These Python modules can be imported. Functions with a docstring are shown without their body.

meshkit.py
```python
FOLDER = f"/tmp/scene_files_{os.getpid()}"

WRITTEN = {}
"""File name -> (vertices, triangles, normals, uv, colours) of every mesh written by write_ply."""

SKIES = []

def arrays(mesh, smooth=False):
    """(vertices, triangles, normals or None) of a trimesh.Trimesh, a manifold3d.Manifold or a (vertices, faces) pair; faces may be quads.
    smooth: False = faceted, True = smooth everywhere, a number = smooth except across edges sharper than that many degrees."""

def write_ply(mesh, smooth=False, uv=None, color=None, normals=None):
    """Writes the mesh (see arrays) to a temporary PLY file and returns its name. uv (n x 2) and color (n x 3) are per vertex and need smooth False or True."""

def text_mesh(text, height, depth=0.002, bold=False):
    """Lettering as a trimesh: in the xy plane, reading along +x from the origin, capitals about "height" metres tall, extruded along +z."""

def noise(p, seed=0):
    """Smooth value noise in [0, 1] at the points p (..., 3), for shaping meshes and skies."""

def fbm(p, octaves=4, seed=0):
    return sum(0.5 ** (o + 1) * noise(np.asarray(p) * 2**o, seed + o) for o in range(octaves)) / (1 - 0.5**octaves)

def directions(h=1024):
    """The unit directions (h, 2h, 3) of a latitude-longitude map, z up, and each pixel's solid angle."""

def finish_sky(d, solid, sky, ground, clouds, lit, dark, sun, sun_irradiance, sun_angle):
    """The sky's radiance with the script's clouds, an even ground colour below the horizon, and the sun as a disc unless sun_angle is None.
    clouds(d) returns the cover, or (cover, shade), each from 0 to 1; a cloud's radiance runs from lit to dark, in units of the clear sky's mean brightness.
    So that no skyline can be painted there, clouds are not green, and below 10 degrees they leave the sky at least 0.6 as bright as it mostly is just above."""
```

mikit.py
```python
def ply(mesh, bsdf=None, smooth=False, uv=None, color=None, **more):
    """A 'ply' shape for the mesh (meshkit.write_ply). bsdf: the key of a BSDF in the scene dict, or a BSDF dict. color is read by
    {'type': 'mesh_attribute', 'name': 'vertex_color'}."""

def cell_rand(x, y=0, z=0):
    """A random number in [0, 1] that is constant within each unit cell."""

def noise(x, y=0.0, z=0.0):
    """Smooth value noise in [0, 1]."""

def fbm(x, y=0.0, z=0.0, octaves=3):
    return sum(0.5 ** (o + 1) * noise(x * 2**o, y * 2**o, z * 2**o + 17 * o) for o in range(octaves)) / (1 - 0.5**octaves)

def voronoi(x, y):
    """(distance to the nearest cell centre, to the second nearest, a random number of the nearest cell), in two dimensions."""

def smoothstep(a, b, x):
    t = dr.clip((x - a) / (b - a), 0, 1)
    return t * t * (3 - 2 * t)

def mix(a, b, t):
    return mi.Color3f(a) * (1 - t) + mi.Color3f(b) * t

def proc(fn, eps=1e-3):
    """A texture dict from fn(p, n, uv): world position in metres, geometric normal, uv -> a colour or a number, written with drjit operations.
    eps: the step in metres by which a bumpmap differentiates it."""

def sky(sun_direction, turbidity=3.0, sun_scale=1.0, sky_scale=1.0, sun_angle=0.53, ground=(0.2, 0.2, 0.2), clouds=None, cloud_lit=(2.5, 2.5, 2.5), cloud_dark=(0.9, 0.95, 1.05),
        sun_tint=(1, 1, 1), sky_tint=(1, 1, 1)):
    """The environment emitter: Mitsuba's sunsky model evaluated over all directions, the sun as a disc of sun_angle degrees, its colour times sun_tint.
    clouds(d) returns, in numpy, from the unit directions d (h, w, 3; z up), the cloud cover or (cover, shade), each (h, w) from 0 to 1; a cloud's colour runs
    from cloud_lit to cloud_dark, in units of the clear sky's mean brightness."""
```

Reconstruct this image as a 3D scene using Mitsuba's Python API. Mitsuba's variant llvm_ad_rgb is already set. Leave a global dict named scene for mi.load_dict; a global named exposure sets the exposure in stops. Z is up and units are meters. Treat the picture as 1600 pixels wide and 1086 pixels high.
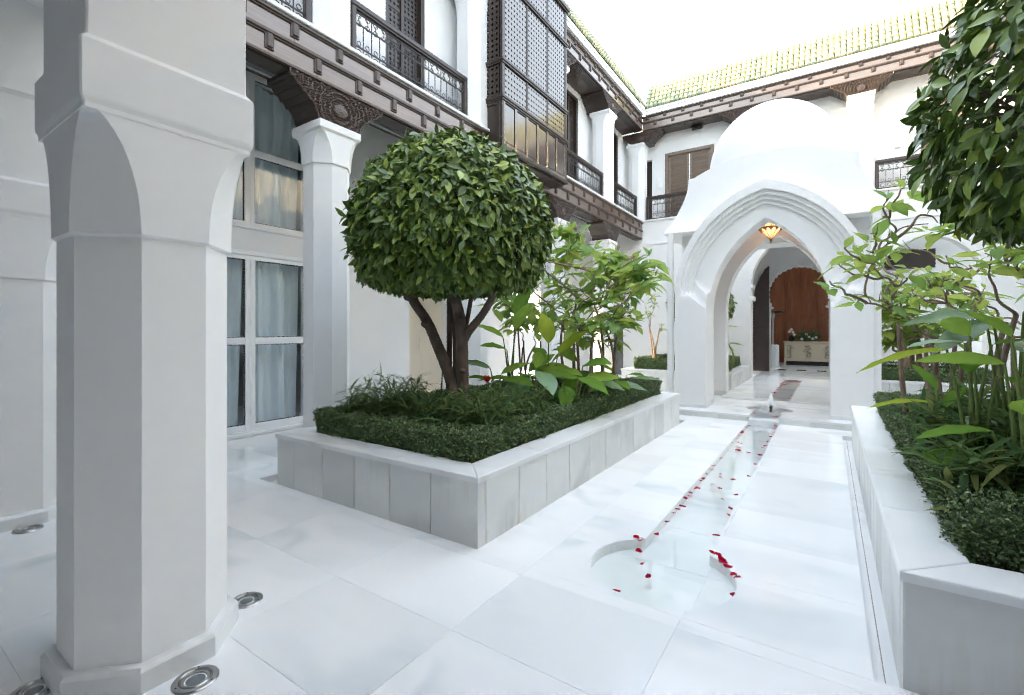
import math, random, numpy as np, trimesh, mitsuba as mi, drjit as dr, mikit
import shapely, shapely.geometry as sg, shapely.affinity as sa
from meshkit import noise as mnoise, fbm as mfbm
from mikit import noise, fbm, voronoi, cell_rand, smoothstep, mix, proc

T = mi.ScalarTransform4f
scene, labels = {'type': 'scene'}, {}
# ---------------------------------------------------------------- camera, sky, exposure
YAW = math.radians(33.8786)
FWD = np.array([-math.sin(YAW), math.cos(YAW), 0.0])
scene['camera'] = {'type': 'perspective', 'fov': 94.6764, 'fov_axis': 'x', 'near_clip': 0.05, 'far_clip': 500.0,
                   'principal_point_offset_x': 0.0, 'principal_point_offset_y': 0.0239,
                   'to_world': T().look_at(origin=[0, 0, 1.45], target=[float(FWD[0]), float(FWD[1]), 1.45], up=[0, 0, 1])}
exposure = 5.36
SUN = (-0.80, -0.50, 0.285)
scene['sky'] = mikit.sky(SUN, turbidity=4.0, sky_scale=1.0, sun_scale=0.28, sun_angle=1.0, sun_tint=(0.88, 0.95, 0.98), sky_tint=(1.055, 1.0, 0.955),
                         clouds=lambda d: 0.35, cloud_lit=(2.0, 2.02, 2.05), cloud_dark=(1.2, 1.22, 1.25))

rng = np.random.default_rng(11)
random.seed(5)
PI = math.pi

# ---------------------------------------------------------------- helpers
used = {}
def numbered(key):
    if key not in used:
        used[key] = 0
        return key
    used[key] += 1
    return f'{key}_{used[key]:03d}'

def note(key, label=None, cat=None, group=None, kind=None):
    d = labels.setdefault(key, {})
    if label: d['label'] = label
    if cat: d['category'] = cat
    if group: d['group'] = group
    if kind: d['kind'] = kind
    return key

def thing(name, label, cat, group=None):
    return note(numbered(name), label, cat, group)

def put(name, mesh, mat, parent=None, smooth=False, label=None, cat=None, group=None, kind=None, color=None, flip=False):
    key = numbered((parent + '__' + name) if parent else name)
    scene[key] = mikit.ply(mesh, mat, smooth=smooth, color=color)
    if label or cat or group or kind: note(key, label, cat, group, kind)
    return key

def put_ply(name, plyd, mat4, parent=None, **kw):
    key = numbered((parent + '__' + name) if parent else name)
    scene[key] = {**plyd, 'to_world': T(mat4)}
    if kw: note(key, **kw)
    return key

def cat_m(ms):
    return trimesh.util.concatenate([m for m in ms if m is not None])

def box(x0, x1, y0, y1, z0, z1, bev=0.0):
    x0, x1 = min(x0, x1), max(x0, x1); y0, y1 = min(y0, y1), max(y0, y1)
    if bev <= 0:
        m = trimesh.creation.box(extents=(x1 - x0, y1 - y0, z1 - z0))
        m.apply_translation(((x0 + x1) / 2, (y0 + y1) / 2, (z0 + z1) / 2))
        return m
    b = min(bev, (x1 - x0) * .45, (y1 - y0) * .45, (z1 - z0) * .45)
    P = []
    for sx, X in ((1, x0), (-1, x1)):
        for sy, Y in ((1, y0), (-1, y1)):
            for sz, Z in ((1, z0), (-1, z1)):
                P += [(X, Y + sy * b, Z + sz * b), (X + sx * b, Y, Z + sz * b), (X + sx * b, Y + sy * b, Z)]
    return trimesh.convex.convex_hull(np.array(P))

def extr(poly, h):
    gs = [g for g in getattr(poly, 'geoms', [poly]) if g.geom_type == 'Polygon' and g.area > 1e-6]
    return cat_m([trimesh.creation.extrude_polygon(g, h, engine='earcut') for g in gs])

def slab(poly, z0, z1):
    m = extr(poly, z1 - z0); m.apply_translation((0, 0, z0)); return m

class Frame:
    """Local (s along the face, o outwards, z up) to the world."""
    def __init__(self, kind, plane): self.kind, self.plane = kind, plane
    def pt(self, s, o, z):
        k, p = self.kind, self.plane
        return {'E': (p + o, s, z), 'S': (s, p - o, z), 'W': (p - o, s, z), 'N': (s, p + o, z)}[k]
    def box(self, s0, s1, o0, o1, z0, z1, bev=0.0):
        a, b = self.pt(s0, o0, z0), self.pt(s1, o1, z1)
        return box(a[0], b[0], a[1], b[1], z0, z1, bev)
    def mesh(self, m):
        """m: vertices given as (s, o, z)."""
        v = np.array(m.vertices); f = np.array(m.faces)
        k, p = self.kind, self.plane
        s, o, z = v[:, 0], v[:, 1], v[:, 2]
        w = {'E': (p + o, s, z), 'S': (s, p - o, z), 'W': (p - o, s, z), 'N': (s, p + o, z)}[k]
        if k in ('E', 'S'): f = f[:, ::-1]
        return trimesh.Trimesh(np.stack(w, 1), f, process=False)
    def plate(self, poly, o0, o1):
        """poly in (s, z), extruded from o0 to o1."""
        m = extr(poly, o1 - o0)
        v = np.array(m.vertices)
        m2 = trimesh.Trimesh(np.stack([v[:, 0], o0 + v[:, 2], v[:, 1]], 1), np.array(m.faces)[:, ::-1], process=False)
        return self.mesh(m2)

def tube(points, radii, sides=8, n=None, cap=True):
    p = np.asarray(points, float); r = np.broadcast_to(np.asarray(radii, float), (len(p),)).copy()
    if n and len(p) > 2:
        from scipy.interpolate import PchipInterpolator, CubicSpline
        t = np.concatenate([[0], np.cumsum(np.linalg.norm(np.diff(p, axis=0), axis=1))])
        tt = np.linspace(0, t[-1], n)
        p = CubicSpline(t, p)(tt); r = PchipInterpolator(t, r)(tt)
    d = np.gradient(p, axis=0); d /= np.linalg.norm(d, axis=1, keepdims=True) + 1e-12
    a = np.cross(d[0], [0.31, 0.77, 0.2]); a /= np.linalg.norm(a)
    A = []
    for k in range(len(p)):
        a = a - d[k] * (a @ d[k]); a /= np.linalg.norm(a) + 1e-12; A.append(a)
    A = np.array(A); B = np.cross(d, A)
    g = np.arange(sides) * 2 * PI / sides
    v = (p[:, None] + r[:, None, None] * (np.cos(g)[None, :, None] * A[:, None] + np.sin(g)[None, :, None] * B[:, None])).reshape(-1, 3)
    i, j = np.meshgrid(np.arange(len(p) - 1), np.arange(sides), indexing='ij')
    q = np.stack([i * sides + j, i * sides + (j + 1) % sides, (i + 1) * sides + (j + 1) % sides, (i + 1) * sides + j], -1).reshape(-1, 4)
    f = np.vstack([q[:, [0, 1, 2]], q[:, [0, 2, 3]]])
    if cap:
        c0, c1 = len(v), len(v) + 1
        v = np.vstack([v, p[0], p[-1]])
        L = (len(p) - 1) * sides
        f = np.vstack([f, [[c0, (k + 1) % sides, k] for k in range(sides)], [[c1, L + k, L + (k + 1) % sides] for k in range(sides)]])
    return trimesh.Trimesh(v, f, process=False)

def lathe(profile, cx=0, cy=0, n=48):
    m = trimesh.creation.revolve(np.asarray(profile, float), sections=n)
    m.apply_translation((cx, cy, 0)); return m

def torus(center, R, r, axis='z', n=20, k=6):
    m = trimesh.creation.torus(R, r, major_sections=n, minor_sections=k)
    if axis == 'x': m.apply_transform(trimesh.transformations.rotation_matrix(PI / 2, [0, 1, 0]))
    if axis == 'y': m.apply_transform(trimesh.transformations.rotation_matrix(PI / 2, [1, 0, 0]))
    m.apply_translation(center); return m

def loft(secs):
    """secs: list of (n,3) closed rings with equal n; capped."""
    n = len(secs[0]); v = np.vstack(secs); f = []
    for k in range(len(secs) - 1):
        for j in range(n):
            a, b = k * n + j, k * n + (j + 1) % n
            f += [[a, b, b + n], [a, b + n, a + n]]
    for k in range(1, n - 1):
        f.append([0, k + 1, k]); f.append([(len(secs) - 1) * n, (len(secs) - 1) * n + k, (len(secs) - 1) * n + k + 1])
    return trimesh.Trimesh(v, np.array(f), process=False)

def octo(cx, cy, a, c, z):
    """Square of half-width a with corners cut by legs c."""
    return np.array([(cx + x, cy + y, z) for x, y in ((a, -(a - c)), (a, a - c), (a - c, a), (-(a - c), a), (-a, a - c), (-a, -(a - c)), (-(a - c), -a), (a - c, -a))])

def pointed(cx, half, z0, zs, za, n=14, lean=None):
    """Pointed arch opening polygon: jambs from z0 to zs, apex at za."""
    h = za - zs; c = (h * h - half * half) / (2 * half) if h > half else 0.0
    R = half + c
    pts = [(cx - half, z0), (cx - half, zs)]
    for k in range(1, n + 1):
        z = h * k / n
        z = h * math.sin(PI / 2 * k / n) ** 1.0
        x = math.sqrt(max(R * R - z * z, 0)) - c
        pts.append((cx - max(x, 0) * (1 if k < n else 0), zs + z))
    right = [(2 * cx - x, z) for x, z in reversed(pts[:-1])]
    return sg.Polygon(pts + right)

# ---------------------------------------------------------------- materials
def tw(b): return {'type': 'twosided', 'nested': b}
def rgb(*c): return {'type': 'rgb', 'value': list(c)}
def mat(name, b): scene[name] = b; return name
def pr(color, rough=0.5, **k): return {'type': 'principled', 'base_color': color if isinstance(color, dict) else rgb(*color), 'roughness': rough, **k}

def f_plaster(p, n, uv):
    a = fbm(p.x * 1.3, p.y * 1.3, p.z * 1.3, 3)
    b = noise(p.x * 23, p.y * 23, p.z * 23)
    g = 0.765 + 0.06 * (a - 0.5) + 0.012 * (b - 0.5)
    return mi.Color3f(g * 1.0, g * 1.0, g * 0.992)
def f_plaster_h(p, n, uv): return 0.0010 * fbm(p.x * 9, p.y * 9, p.z * 9, 3)
mat('m_plaster', tw({'type': 'bumpmap', 'arbitrary': proc(f_plaster_h, eps=4e-3), 'bsdf': pr(proc(f_plaster), 0.75, specular=0.3)}))

def vein(x, y, z, s):
    w = fbm(x * 0.8 * s + 3, y * 0.8 * s, z * s, 3) * 1.5
    return 1 - smoothstep(0.0, 0.16, dr.abs(fbm(x * 0.55 * s + w, y * s * 1.5 + w, z * s, 3) - 0.5))
def f_floor(p, n, uv):
    ix, iy = dr.floor((p.x + 0.62) / 0.9), dr.floor((p.y - 1.115) / 0.6225)
    r, r2 = cell_rand(ix, iy, 3), cell_rand(ix, iy, 8)
    ox, oy = cell_rand(ix, iy, 5) * 40, cell_rand(ix, iy, 6) * 40
    t = 0.775 + 0.06 * (r - 0.5)
    cloud = smoothstep(0.45, 0.75, fbm(p.x * 1.3 + ox, p.y * 3.6 + oy, 0, 3))
    v = vein(p.x + ox, p.y + oy, 0.0, 1.4) * smoothstep(0.5, 0.8, noise(p.x * 1.7 + ox, p.y * 2.6 + oy, 9))
    grey = smoothstep(0.72, 0.95, r2) * 0.06 + cloud * 0.05 + v * 0.14
    return mi.Color3f(t, t * 1.003, t * 1.0) * (1 - grey * mi.Color3f(1.2, 0.95, 0.85))
mat('m_floor', tw(pr(proc(f_floor), 0.16, specular=0.45)))
def f_clad(p, n, uv):
    ux, uy = (p.x + 4.06) / 0.425, (p.y - 2.565) / 0.416
    ix, iy = dr.floor(ux), dr.floor(uy)
    r = cell_rand(ix, iy, 2)
    q = cell_rand(ix, iy, 7) * 30
    a = fbm(p.x * 3.1 + q, p.y * 3.1 + q, p.z * 4.0, 3)
    v = vein(p.x + q, p.y, p.z * 0.7 + q, 1.6) * smoothstep(0.45, 0.7, noise(p.x * 2 + q, p.y * 2, p.z * 2 + 4))
    front = smoothstep(0.5, 0.6, dr.abs(n.y))
    u = dr.select(front > 0.5, ux - ix, uy - iy)
    edge = dr.minimum(u, 1 - u)
    rag = fbm(p.x * 14 + 5, p.y * 14, p.z * 5, 3)
    rust = smoothstep(0.11, 0.0, edge + 0.22 * (rag - 0.5)) * smoothstep(0.45, 0.75, noise(ix * 7.3 + 0.5, iy * 5.1 + 0.5, p.z * 6)) * (0.3 + 0.7 * cell_rand(ix, iy, 4))
    drip = smoothstep(0.56, 0.72, fbm(p.x * 26, p.y * 26, p.z * 1.5 + 3, 3)) * smoothstep(0.42, 0.62, noise(p.x * 4 + 9, p.y * 4, p.z * 2.5))
    g = 0.64 + 0.10 * (r - 0.5) + 0.12 * (a - 0.5)
    c = mi.Color3f(g * 0.985, g, g * 0.985) * (1 - 0.14 * v)
    c = c * (1 - rust * mi.Color3f(0.10, 0.17, 0.27))
    return c * (1 - drip * mi.Color3f(0.04, 0.05, 0.07))
mat('m_clad', tw(pr(proc(f_clad), 0.3, specular=0.4)))
def f_coping(p, n, uv):
    a = fbm(p.x * 2.1 + 9, p.y * 2.1, p.z * 2.0, 3)
    v = vein(p.x * 1.0 + 17, p.y, p.z, 2.3) * smoothstep(0.4, 0.7, noise(p.x * 1.2, p.y * 1.2, 4))
    g = 0.72 + 0.1 * (a - 0.5)
    return mi.Color3f(g * 0.99, g, g * 1.0) * (1 - 0.13 * v)
mat('m_coping', tw(pr(proc(f_coping), 0.22, specular=0.45)))
mat('m_grout', tw(pr((0.70, 0.70, 0.68), 0.8)))
mat('m_groove', tw(pr((0.30, 0.26, 0.21), 0.9)))

def f_wood(p, n, uv):
    g = fbm(p.x * 4 + 1, p.y * 4, p.z * 70, 3)
    b = noise(p.x * 1.7, p.y * 1.7, p.z * 1.7)
    t = 0.6 + 0.8 * g * (0.7 + 0.6 * b)
    return mi.Color3f(0.064, 0.043, 0.034) * t
mat('m_wood', tw(pr(proc(f_wood), 0.34, specular=0.5)))
def f_board(p, n, uv):
    g = fbm(p.x * 3 + p.y * 3, 0, p.z * 60, 3)
    b = fbm(p.x * 1.1, p.y * 1.1, p.z * 2.5, 2)
    return mix((0.105, 0.074, 0.058), (0.21, 0.155, 0.122), dr.clip(0.5 * g + 0.9 * (b - 0.25), 0, 1))
mat('m_board', tw(pr(proc(f_board), 0.22, specular=0.9, clearcoat=1.0, clearcoat_gloss=0.92, metallic=0.22)))
mat('m_darkwood', tw(pr((0.036, 0.025, 0.020), 0.36, specular=0.5)))
mat('m_oriel', tw(pr((0.15, 0.135, 0.125), 0.15, specular=0.8, clearcoat=0.7, clearcoat_gloss=0.95, metallic=0.65)))
mat('m_iron', tw(pr((0.035, 0.033, 0.035), 0.5, specular=0.4)))
mat('m_black', tw(pr((0.018, 0.017, 0.018), 0.7)))
mat('m_door', tw(pr((0.06, 0.042, 0.038), 0.45)))
def f_hall(p, n, uv):
    g = fbm(p.x * 38, p.y * 38, p.z * 3, 3)
    h = fbm(p.x * 9, p.y * 9, p.z * 1.2 + 5, 2)
    return mix((0.20, 0.062, 0.024), (0.42, 0.155, 0.062), dr.clip(0.65 * g + 0.7 * (h - 0.3), 0, 1))
mat('m_hall', tw(pr(proc(f_hall), 0.35, specular=0.4)))
def f_greywood(p, n, uv):
    g = fbm(p.x * 5, p.y * 5, p.z * 55, 3)
    return mix((0.12, 0.088, 0.068), (0.24, 0.19, 0.15), g)
mat('m_greywood', tw(pr(proc(f_greywood), 0.5)))
mat('m_beige', tw(pr((0.84, 0.80, 0.72), 0.8)))
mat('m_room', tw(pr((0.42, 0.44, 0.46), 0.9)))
mat('m_frame', tw(pr((0.80, 0.81, 0.81), 0.3, specular=0.5)))
mat('m_gasket', tw(pr((0.02, 0.025, 0.03), 0.6)))
mat('m_glass', {'type': 'thindielectric', 'int_ior': 1.5})
mat('m_blueglass', tw(pr((0.16, 0.40, 0.55), 0.06, specular=1.0, metallic=0.3)))
mat('m_curtain', {'type': 'principledthin', 'base_color': rgb(0.76, 0.86, 0.90), 'roughness': 0.9, 'diff_trans': 0.5, 'spec_trans': 0.0, 'eta': 1.3})
mat('m_water', {'type': 'thindielectric', 'int_ior': 1.33, 'specular_transmittance': rgb(0.955, 0.98, 0.978)})
def f_ripple(p, n, uv):
    d = dr.sqrt(dr.square(p.x + 0.85) + dr.square(p.y - 9.25))
    return 0.006 * dr.sin(d * 62) * dr.exp(-d * 1.6) + 0.002 * noise(p.x * 16, p.y * 16, 0)
mat('m_ripple', {'type': 'bumpmap', 'arbitrary': proc(f_ripple, eps=4e-3), 'bsdf': {'type': 'thindielectric', 'int_ior': 1.33, 'specular_transmittance': rgb(0.965, 0.985, 0.983)}})
mat('m_foam', tw(pr((0.86, 0.88, 0.90), 0.25, specular=0.6)))
mat('m_chrome', tw(pr((0.42, 0.42, 0.42), 0.3, metallic=1.0)))
mat('m_lens', tw(pr((0.12, 0.135, 0.145), 0.12, specular=0.6)))
mat('m_brass', tw(pr((0.30, 0.15, 0.06), 0.35, metallic=0.85)))
mat('m_alabaster', {'type': 'principledthin', 'base_color': rgb(0.86, 0.66, 0.45), 'roughness': 0.5, 'diff_trans': 1.0, 'spec_trans': 0.0, 'eta': 1.4})
VC = {'type': 'mesh_attribute', 'name': 'vertex_color'}
mat('m_leaf', tw(pr(VC, 0.36, specular=0.4)))
mat('m_softleaf', {'type': 'principledthin', 'base_color': VC, 'roughness': 0.45, 'diff_trans': 1.0, 'spec_trans': 0.0, 'eta': 1.4})
mat('m_petal', {'type': 'principledthin', 'base_color': VC, 'roughness': 0.5, 'diff_trans': 0.4, 'spec_trans': 0.0, 'eta': 1.35})
mat('m_tile', tw(pr(VC, 0.42, specular=0.35)))
def f_bark(p, n, uv):
    g = fbm(p.x * 22, p.y * 22, p.z * 7, 3)
    b = smoothstep(0.55, 0.7, fbm(p.x * 6, p.y * 6, p.z * 6 + 3, 2))
    return mix((0.060, 0.042, 0.034), (0.17, 0.125, 0.098), g) * (1 + 0.45 * b)
def f_bark_h(p, n, uv): return 0.006 * fbm(p.x * 30, p.y * 30, p.z * 9, 3)
mat('m_bark', tw({'type': 'bumpmap', 'arbitrary': proc(f_bark_h, eps=3e-3), 'bsdf': pr(proc(f_bark), 0.85)}))
def f_palebark(p, n, uv):
    g = fbm(p.x * 20, p.y * 20, p.z * 9, 3)
    return mix((0.15, 0.10, 0.075), (0.38, 0.28, 0.21), g)
mat('m_palebark', tw(pr(proc(f_palebark), 0.85)))
mat('m_greenstem', tw(pr((0.14, 0.20, 0.045), 0.5)))
def f_soil(p, n, uv):
    g = fbm(p.x * 25, p.y * 25, 0, 3)
    return mix((0.018, 0.012, 0.008), (0.085, 0.058, 0.038), g)
mat('m_soil', tw(pr(proc(f_soil), 0.95)))
mat('m_cream', tw(pr((0.62, 0.54, 0.40), 0.45)))
mat('m_whitemetal', tw(pr((0.72, 0.72, 0.70), 0.35)))
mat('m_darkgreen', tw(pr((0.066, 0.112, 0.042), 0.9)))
mat('m_tilebase', tw(pr((0.26, 0.28, 0.17), 0.8)))
mat('m_blackmarble', tw(pr((0.04, 0.038, 0.036), 0.2)))
# ---------------------------------------------------------------- the ground: floor slabs, rill, raised pavement
RC = -0.85
rill = sg.box(RC - 0.21, 2.9, RC + 0.21, 8.42).union(sg.Point(RC, 2.88).buffer(0.42, 24))
recess = sg.box(-4.64, 2.462, -4.34, 8.0).union(sg.box(-4.34, 7.56, -1.93, 7.92)).union(sg.box(0.155, 2.47, 0.262, 7.95))
planters_fp = sg.box(-4.33, 2.48, -1.94, 7.55).union(sg.box(0.26, 2.48, 2.64, 7.55))
raised = sg.box(-2.75, 8.4, 1.0, 10.2)
upper_fp = sg.box(-1.80, 10.2, 0.08, 22.5)
gaps = rill.union(recess).union(planters_fp).union(raised).union(upper_fp)

def grid(xs, ys): return [(a, b, c, d) for a, b in zip(xs[:-1], xs[1:]) for c, d in zip(ys[:-1], ys[1:])]
fl = put('courtyard_floor', slab(sg.box(-9.5, -4, 7, 14.8).difference(gaps), -0.2, -0.006), 'm_grout', kind='structure')
xs = [round(-0.62 + 0.9 * k, 3) for k in range(-9, 7)]
ys = [round(1.735 + 0.6225 * k, 3) for k in range(-7, 1)] + [2.358, 2.458] + [round(2.458 + 0.6225 * k, 3) for k in range(1, 20)]
cells = []
for a, b, c, d in grid(xs, ys):
    cell = sg.box(a + 0.0005, c + 0.0005, b - 0.0005, d - 0.0005)
    if a < -6.75 or b > 5.2 or d > 15: continue
    g = cell.difference(gaps)
    if g.is_empty or g.area < 0.004: continue
    cells.append((a, c, g))
far_cells = []
cells.sort(key=lambda t: math.hypot(t[0] + 1.5, t[1]))
for k, (a, c, g) in enumerate(cells):
    if k < 290:
        z = float(rng.uniform(-0.0004, 0.0004))
        if g.geom_type == 'Polygon' and len(g.exterior.coords) == 5 and not g.interiors:
            x0, y0, x1, y1 = g.bounds
            m = box(x0, x1, y0, y1, -0.1, z, 0.0006)
        else:
            m = slab(g, -0.1, z)
        put('slab', m, 'm_floor', fl)
    else:
        far_cells.append(slab(g, -0.08, 0))
if far_cells: put('paving', cat_m(far_cells), 'm_floor', fl, kind='stuff')
put('channel_floor', cat_m([slab(recess, -0.09, -0.06)]), 'm_coping', fl)
put('channel_joint', box(0.199, 0.204, 2.47, 7.95, -0.06, -0.0595), 'm_groove', fl)
put('channel_slab', box(0.158, 0.199, 2.475, 7.945, -0.06, -0.052, .002), 'm_coping', fl)
# rill bed
bed = [slab(rill.intersection(sg.box(a + .0012, c + .0012, b - .0012, d - .0012)), -0.09, -0.068) for a, b, c, d in grid(xs, ys) if rill.intersection(sg.box(a, c, b, d)).area > 0.002]
rb = put('rill_bed', slab(rill, -0.11, -0.072), 'm_grout', kind='structure')
for m in bed: put('slab', m, 'm_floor', rb)
def sheet(poly, z, seg=0.05):
    m = slab(poly, z - 1e-3, z)
    keep = (m.triangles_center[:, 2] > z - 1e-4)
    return trimesh.Trimesh(m.vertices, m.faces[keep], process=False)
put('water', sheet(rill, -0.017), 'm_water', kind='structure')

# raised pavement under the kiosk (0.10 m) and the long pavement behind it (0.14 m)
basin = sg.Point(RC, 9.25).buffer(0.36, 24).union(sg.box(RC - 0.21, 8.3, RC + 0.21, 9.25))
rp = put('raised_pavement', slab(raised.difference(basin), -0.2, 0.092), 'm_grout', kind='structure')
rx = [-2.75, -2.32, -1.95, -1.5, -1.06, -0.64, -0.2, 0.28, 0.64, 1.0]
for a, b, c, d in grid(rx, [8.385, 8.62, 9.22, 9.75, 10.2]):
    g = sg.box(a + .0015, c + .0015, b - .0015, d - .0015).difference(basin)
    if g.area > .003: put('slab', slab(g, 0.07, 0.1), 'm_floor', rp)
for a, b in zip(rx[:-1], rx[1:]):
    if a > -1.1 and b < -.6: continue
    put('riser', box(a + .0015, b - .0015, 8.39, 8.41, 0.0, 0.068, .001), 'm_clad', rp)
put('basin_bed', slab(basin, -0.05, 0.045), 'm_floor', rp)
def fine_sheet(poly, z, h=0.03):
    x0, y0, x1, y1 = poly.bounds
    g = np.stack(np.meshgrid(np.arange(x0, x1 + h, h), np.arange(y0, y1 + h, h), indexing='ij'), -1)
    n0, n1 = g.shape[:2]; idx = np.arange(n0 * n1).reshape(n0, n1)
    q = np.stack([idx[:-1, :-1], idx[1:, :-1], idx[1:, 1:], idx[:-1, 1:]], -1).reshape(-1, 4)
    v = np.concatenate([g.reshape(-1, 2), np.full((n0 * n1, 1), z)], 1)
    cen = v[q].mean(1); keep = shapely.contains_xy(poly.buffer(0.015), cen[:, 0], cen[:, 1])
    q = q[keep]
    return trimesh.Trimesh(v, np.vstack([q[:, [0, 1, 2]], q[:, [0, 2, 3]]]), process=False)
put('water', fine_sheet(basin, 0.086), 'm_ripple', kind='structure')
# little fall over the lip
fall = []
for k in range(9):
    t = k / 8; fall.append((8.392 - 0.045 * t ** 0.6, 0.087 - 0.10 * t))
v = np.array([(x, y, z) for y, z in fall for x in np.linspace(RC - .2, RC + .2, 9)])
idx = np.arange(81).reshape(9, 9); q = np.stack([idx[:-1, :-1], idx[1:, :-1], idx[1:, 1:], idx[:-1, 1:]], -1).reshape(-1, 4)
v[:, 1] -= 0.012 * mnoise(v * 25)
put('water', (v, np.vstack([q[:, [0, 1, 2]], q[:, [0, 2, 3]]])), 'm_water', smooth=True, kind='structure')

rill2 = sg.box(-0.97, 10.2, -0.61, 14.55)
up = put('far_pavement', slab(upper_fp.difference(rill2), -0.2, 0.132), 'm_grout', kind='structure')
for a, b, c, d in grid([-1.80, -1.42, -1.0, -0.58, -0.28, 0.08], [10.2 + 0.62 * k for k in range(0, 13)]):
    g = sg.box(a + .0015, c + .0015, b - .0015, d - .0015).difference(rill2)
    if g.area > .003: put('slab', slab(g, 0.11, 0.14), 'm_floor', up)
put('rill_bed', slab(rill2, 0.05, 0.095), 'm_floor', up)
put('water', sheet(rill2, 0.130), 'm_water', kind='structure')
put('hall_floor', slab(sg.box(-3.2, 17.6, 1.8, 22.6), 0.142, 0.148), 'm_floor', up)
for k in range(6):
    x = -2.0 + 0.56 * k
    put('dark_inlay', box(x, x + 0.26, 17.95, 18.5, 0.148, 0.152), 'm_blackmarble', up)

# ---------------------------------------------------------------- pillars
def prism8(cx, cy, a, z0, z1, bev=0):
    c = a * 0.586
    if bev: return loft([octo(cx, cy, a, c, z0), octo(cx, cy, a, c, z1 - bev), octo(cx, cy, a - bev, (a - bev) * .586, z1)])
    return loft([octo(cx, cy, a, c, z0), octo(cx, cy, a, c, z1)])
def capital_loft(cx, cy, a, z0, z1, n=16):
    secs = [octo(cx, cy, a - .012, (a - .012) * .586, z0), octo(cx, cy, a, a * .586, z0 + .01)]
    for k in range(1, n + 1):
        t = k / n * .999
        f = .75 * (1 - math.sqrt(1 - t * t)) + .25 * t ** 2.4
        secs.append(octo(cx, cy, a, max(a * .586 * (1 - f), .004), z0 + .01 + (z1 - z0 - .01) * k / n))
    return loft(secs)
def sq(cx, cy, a, z): return octo(cx, cy, a, .006, z)
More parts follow.
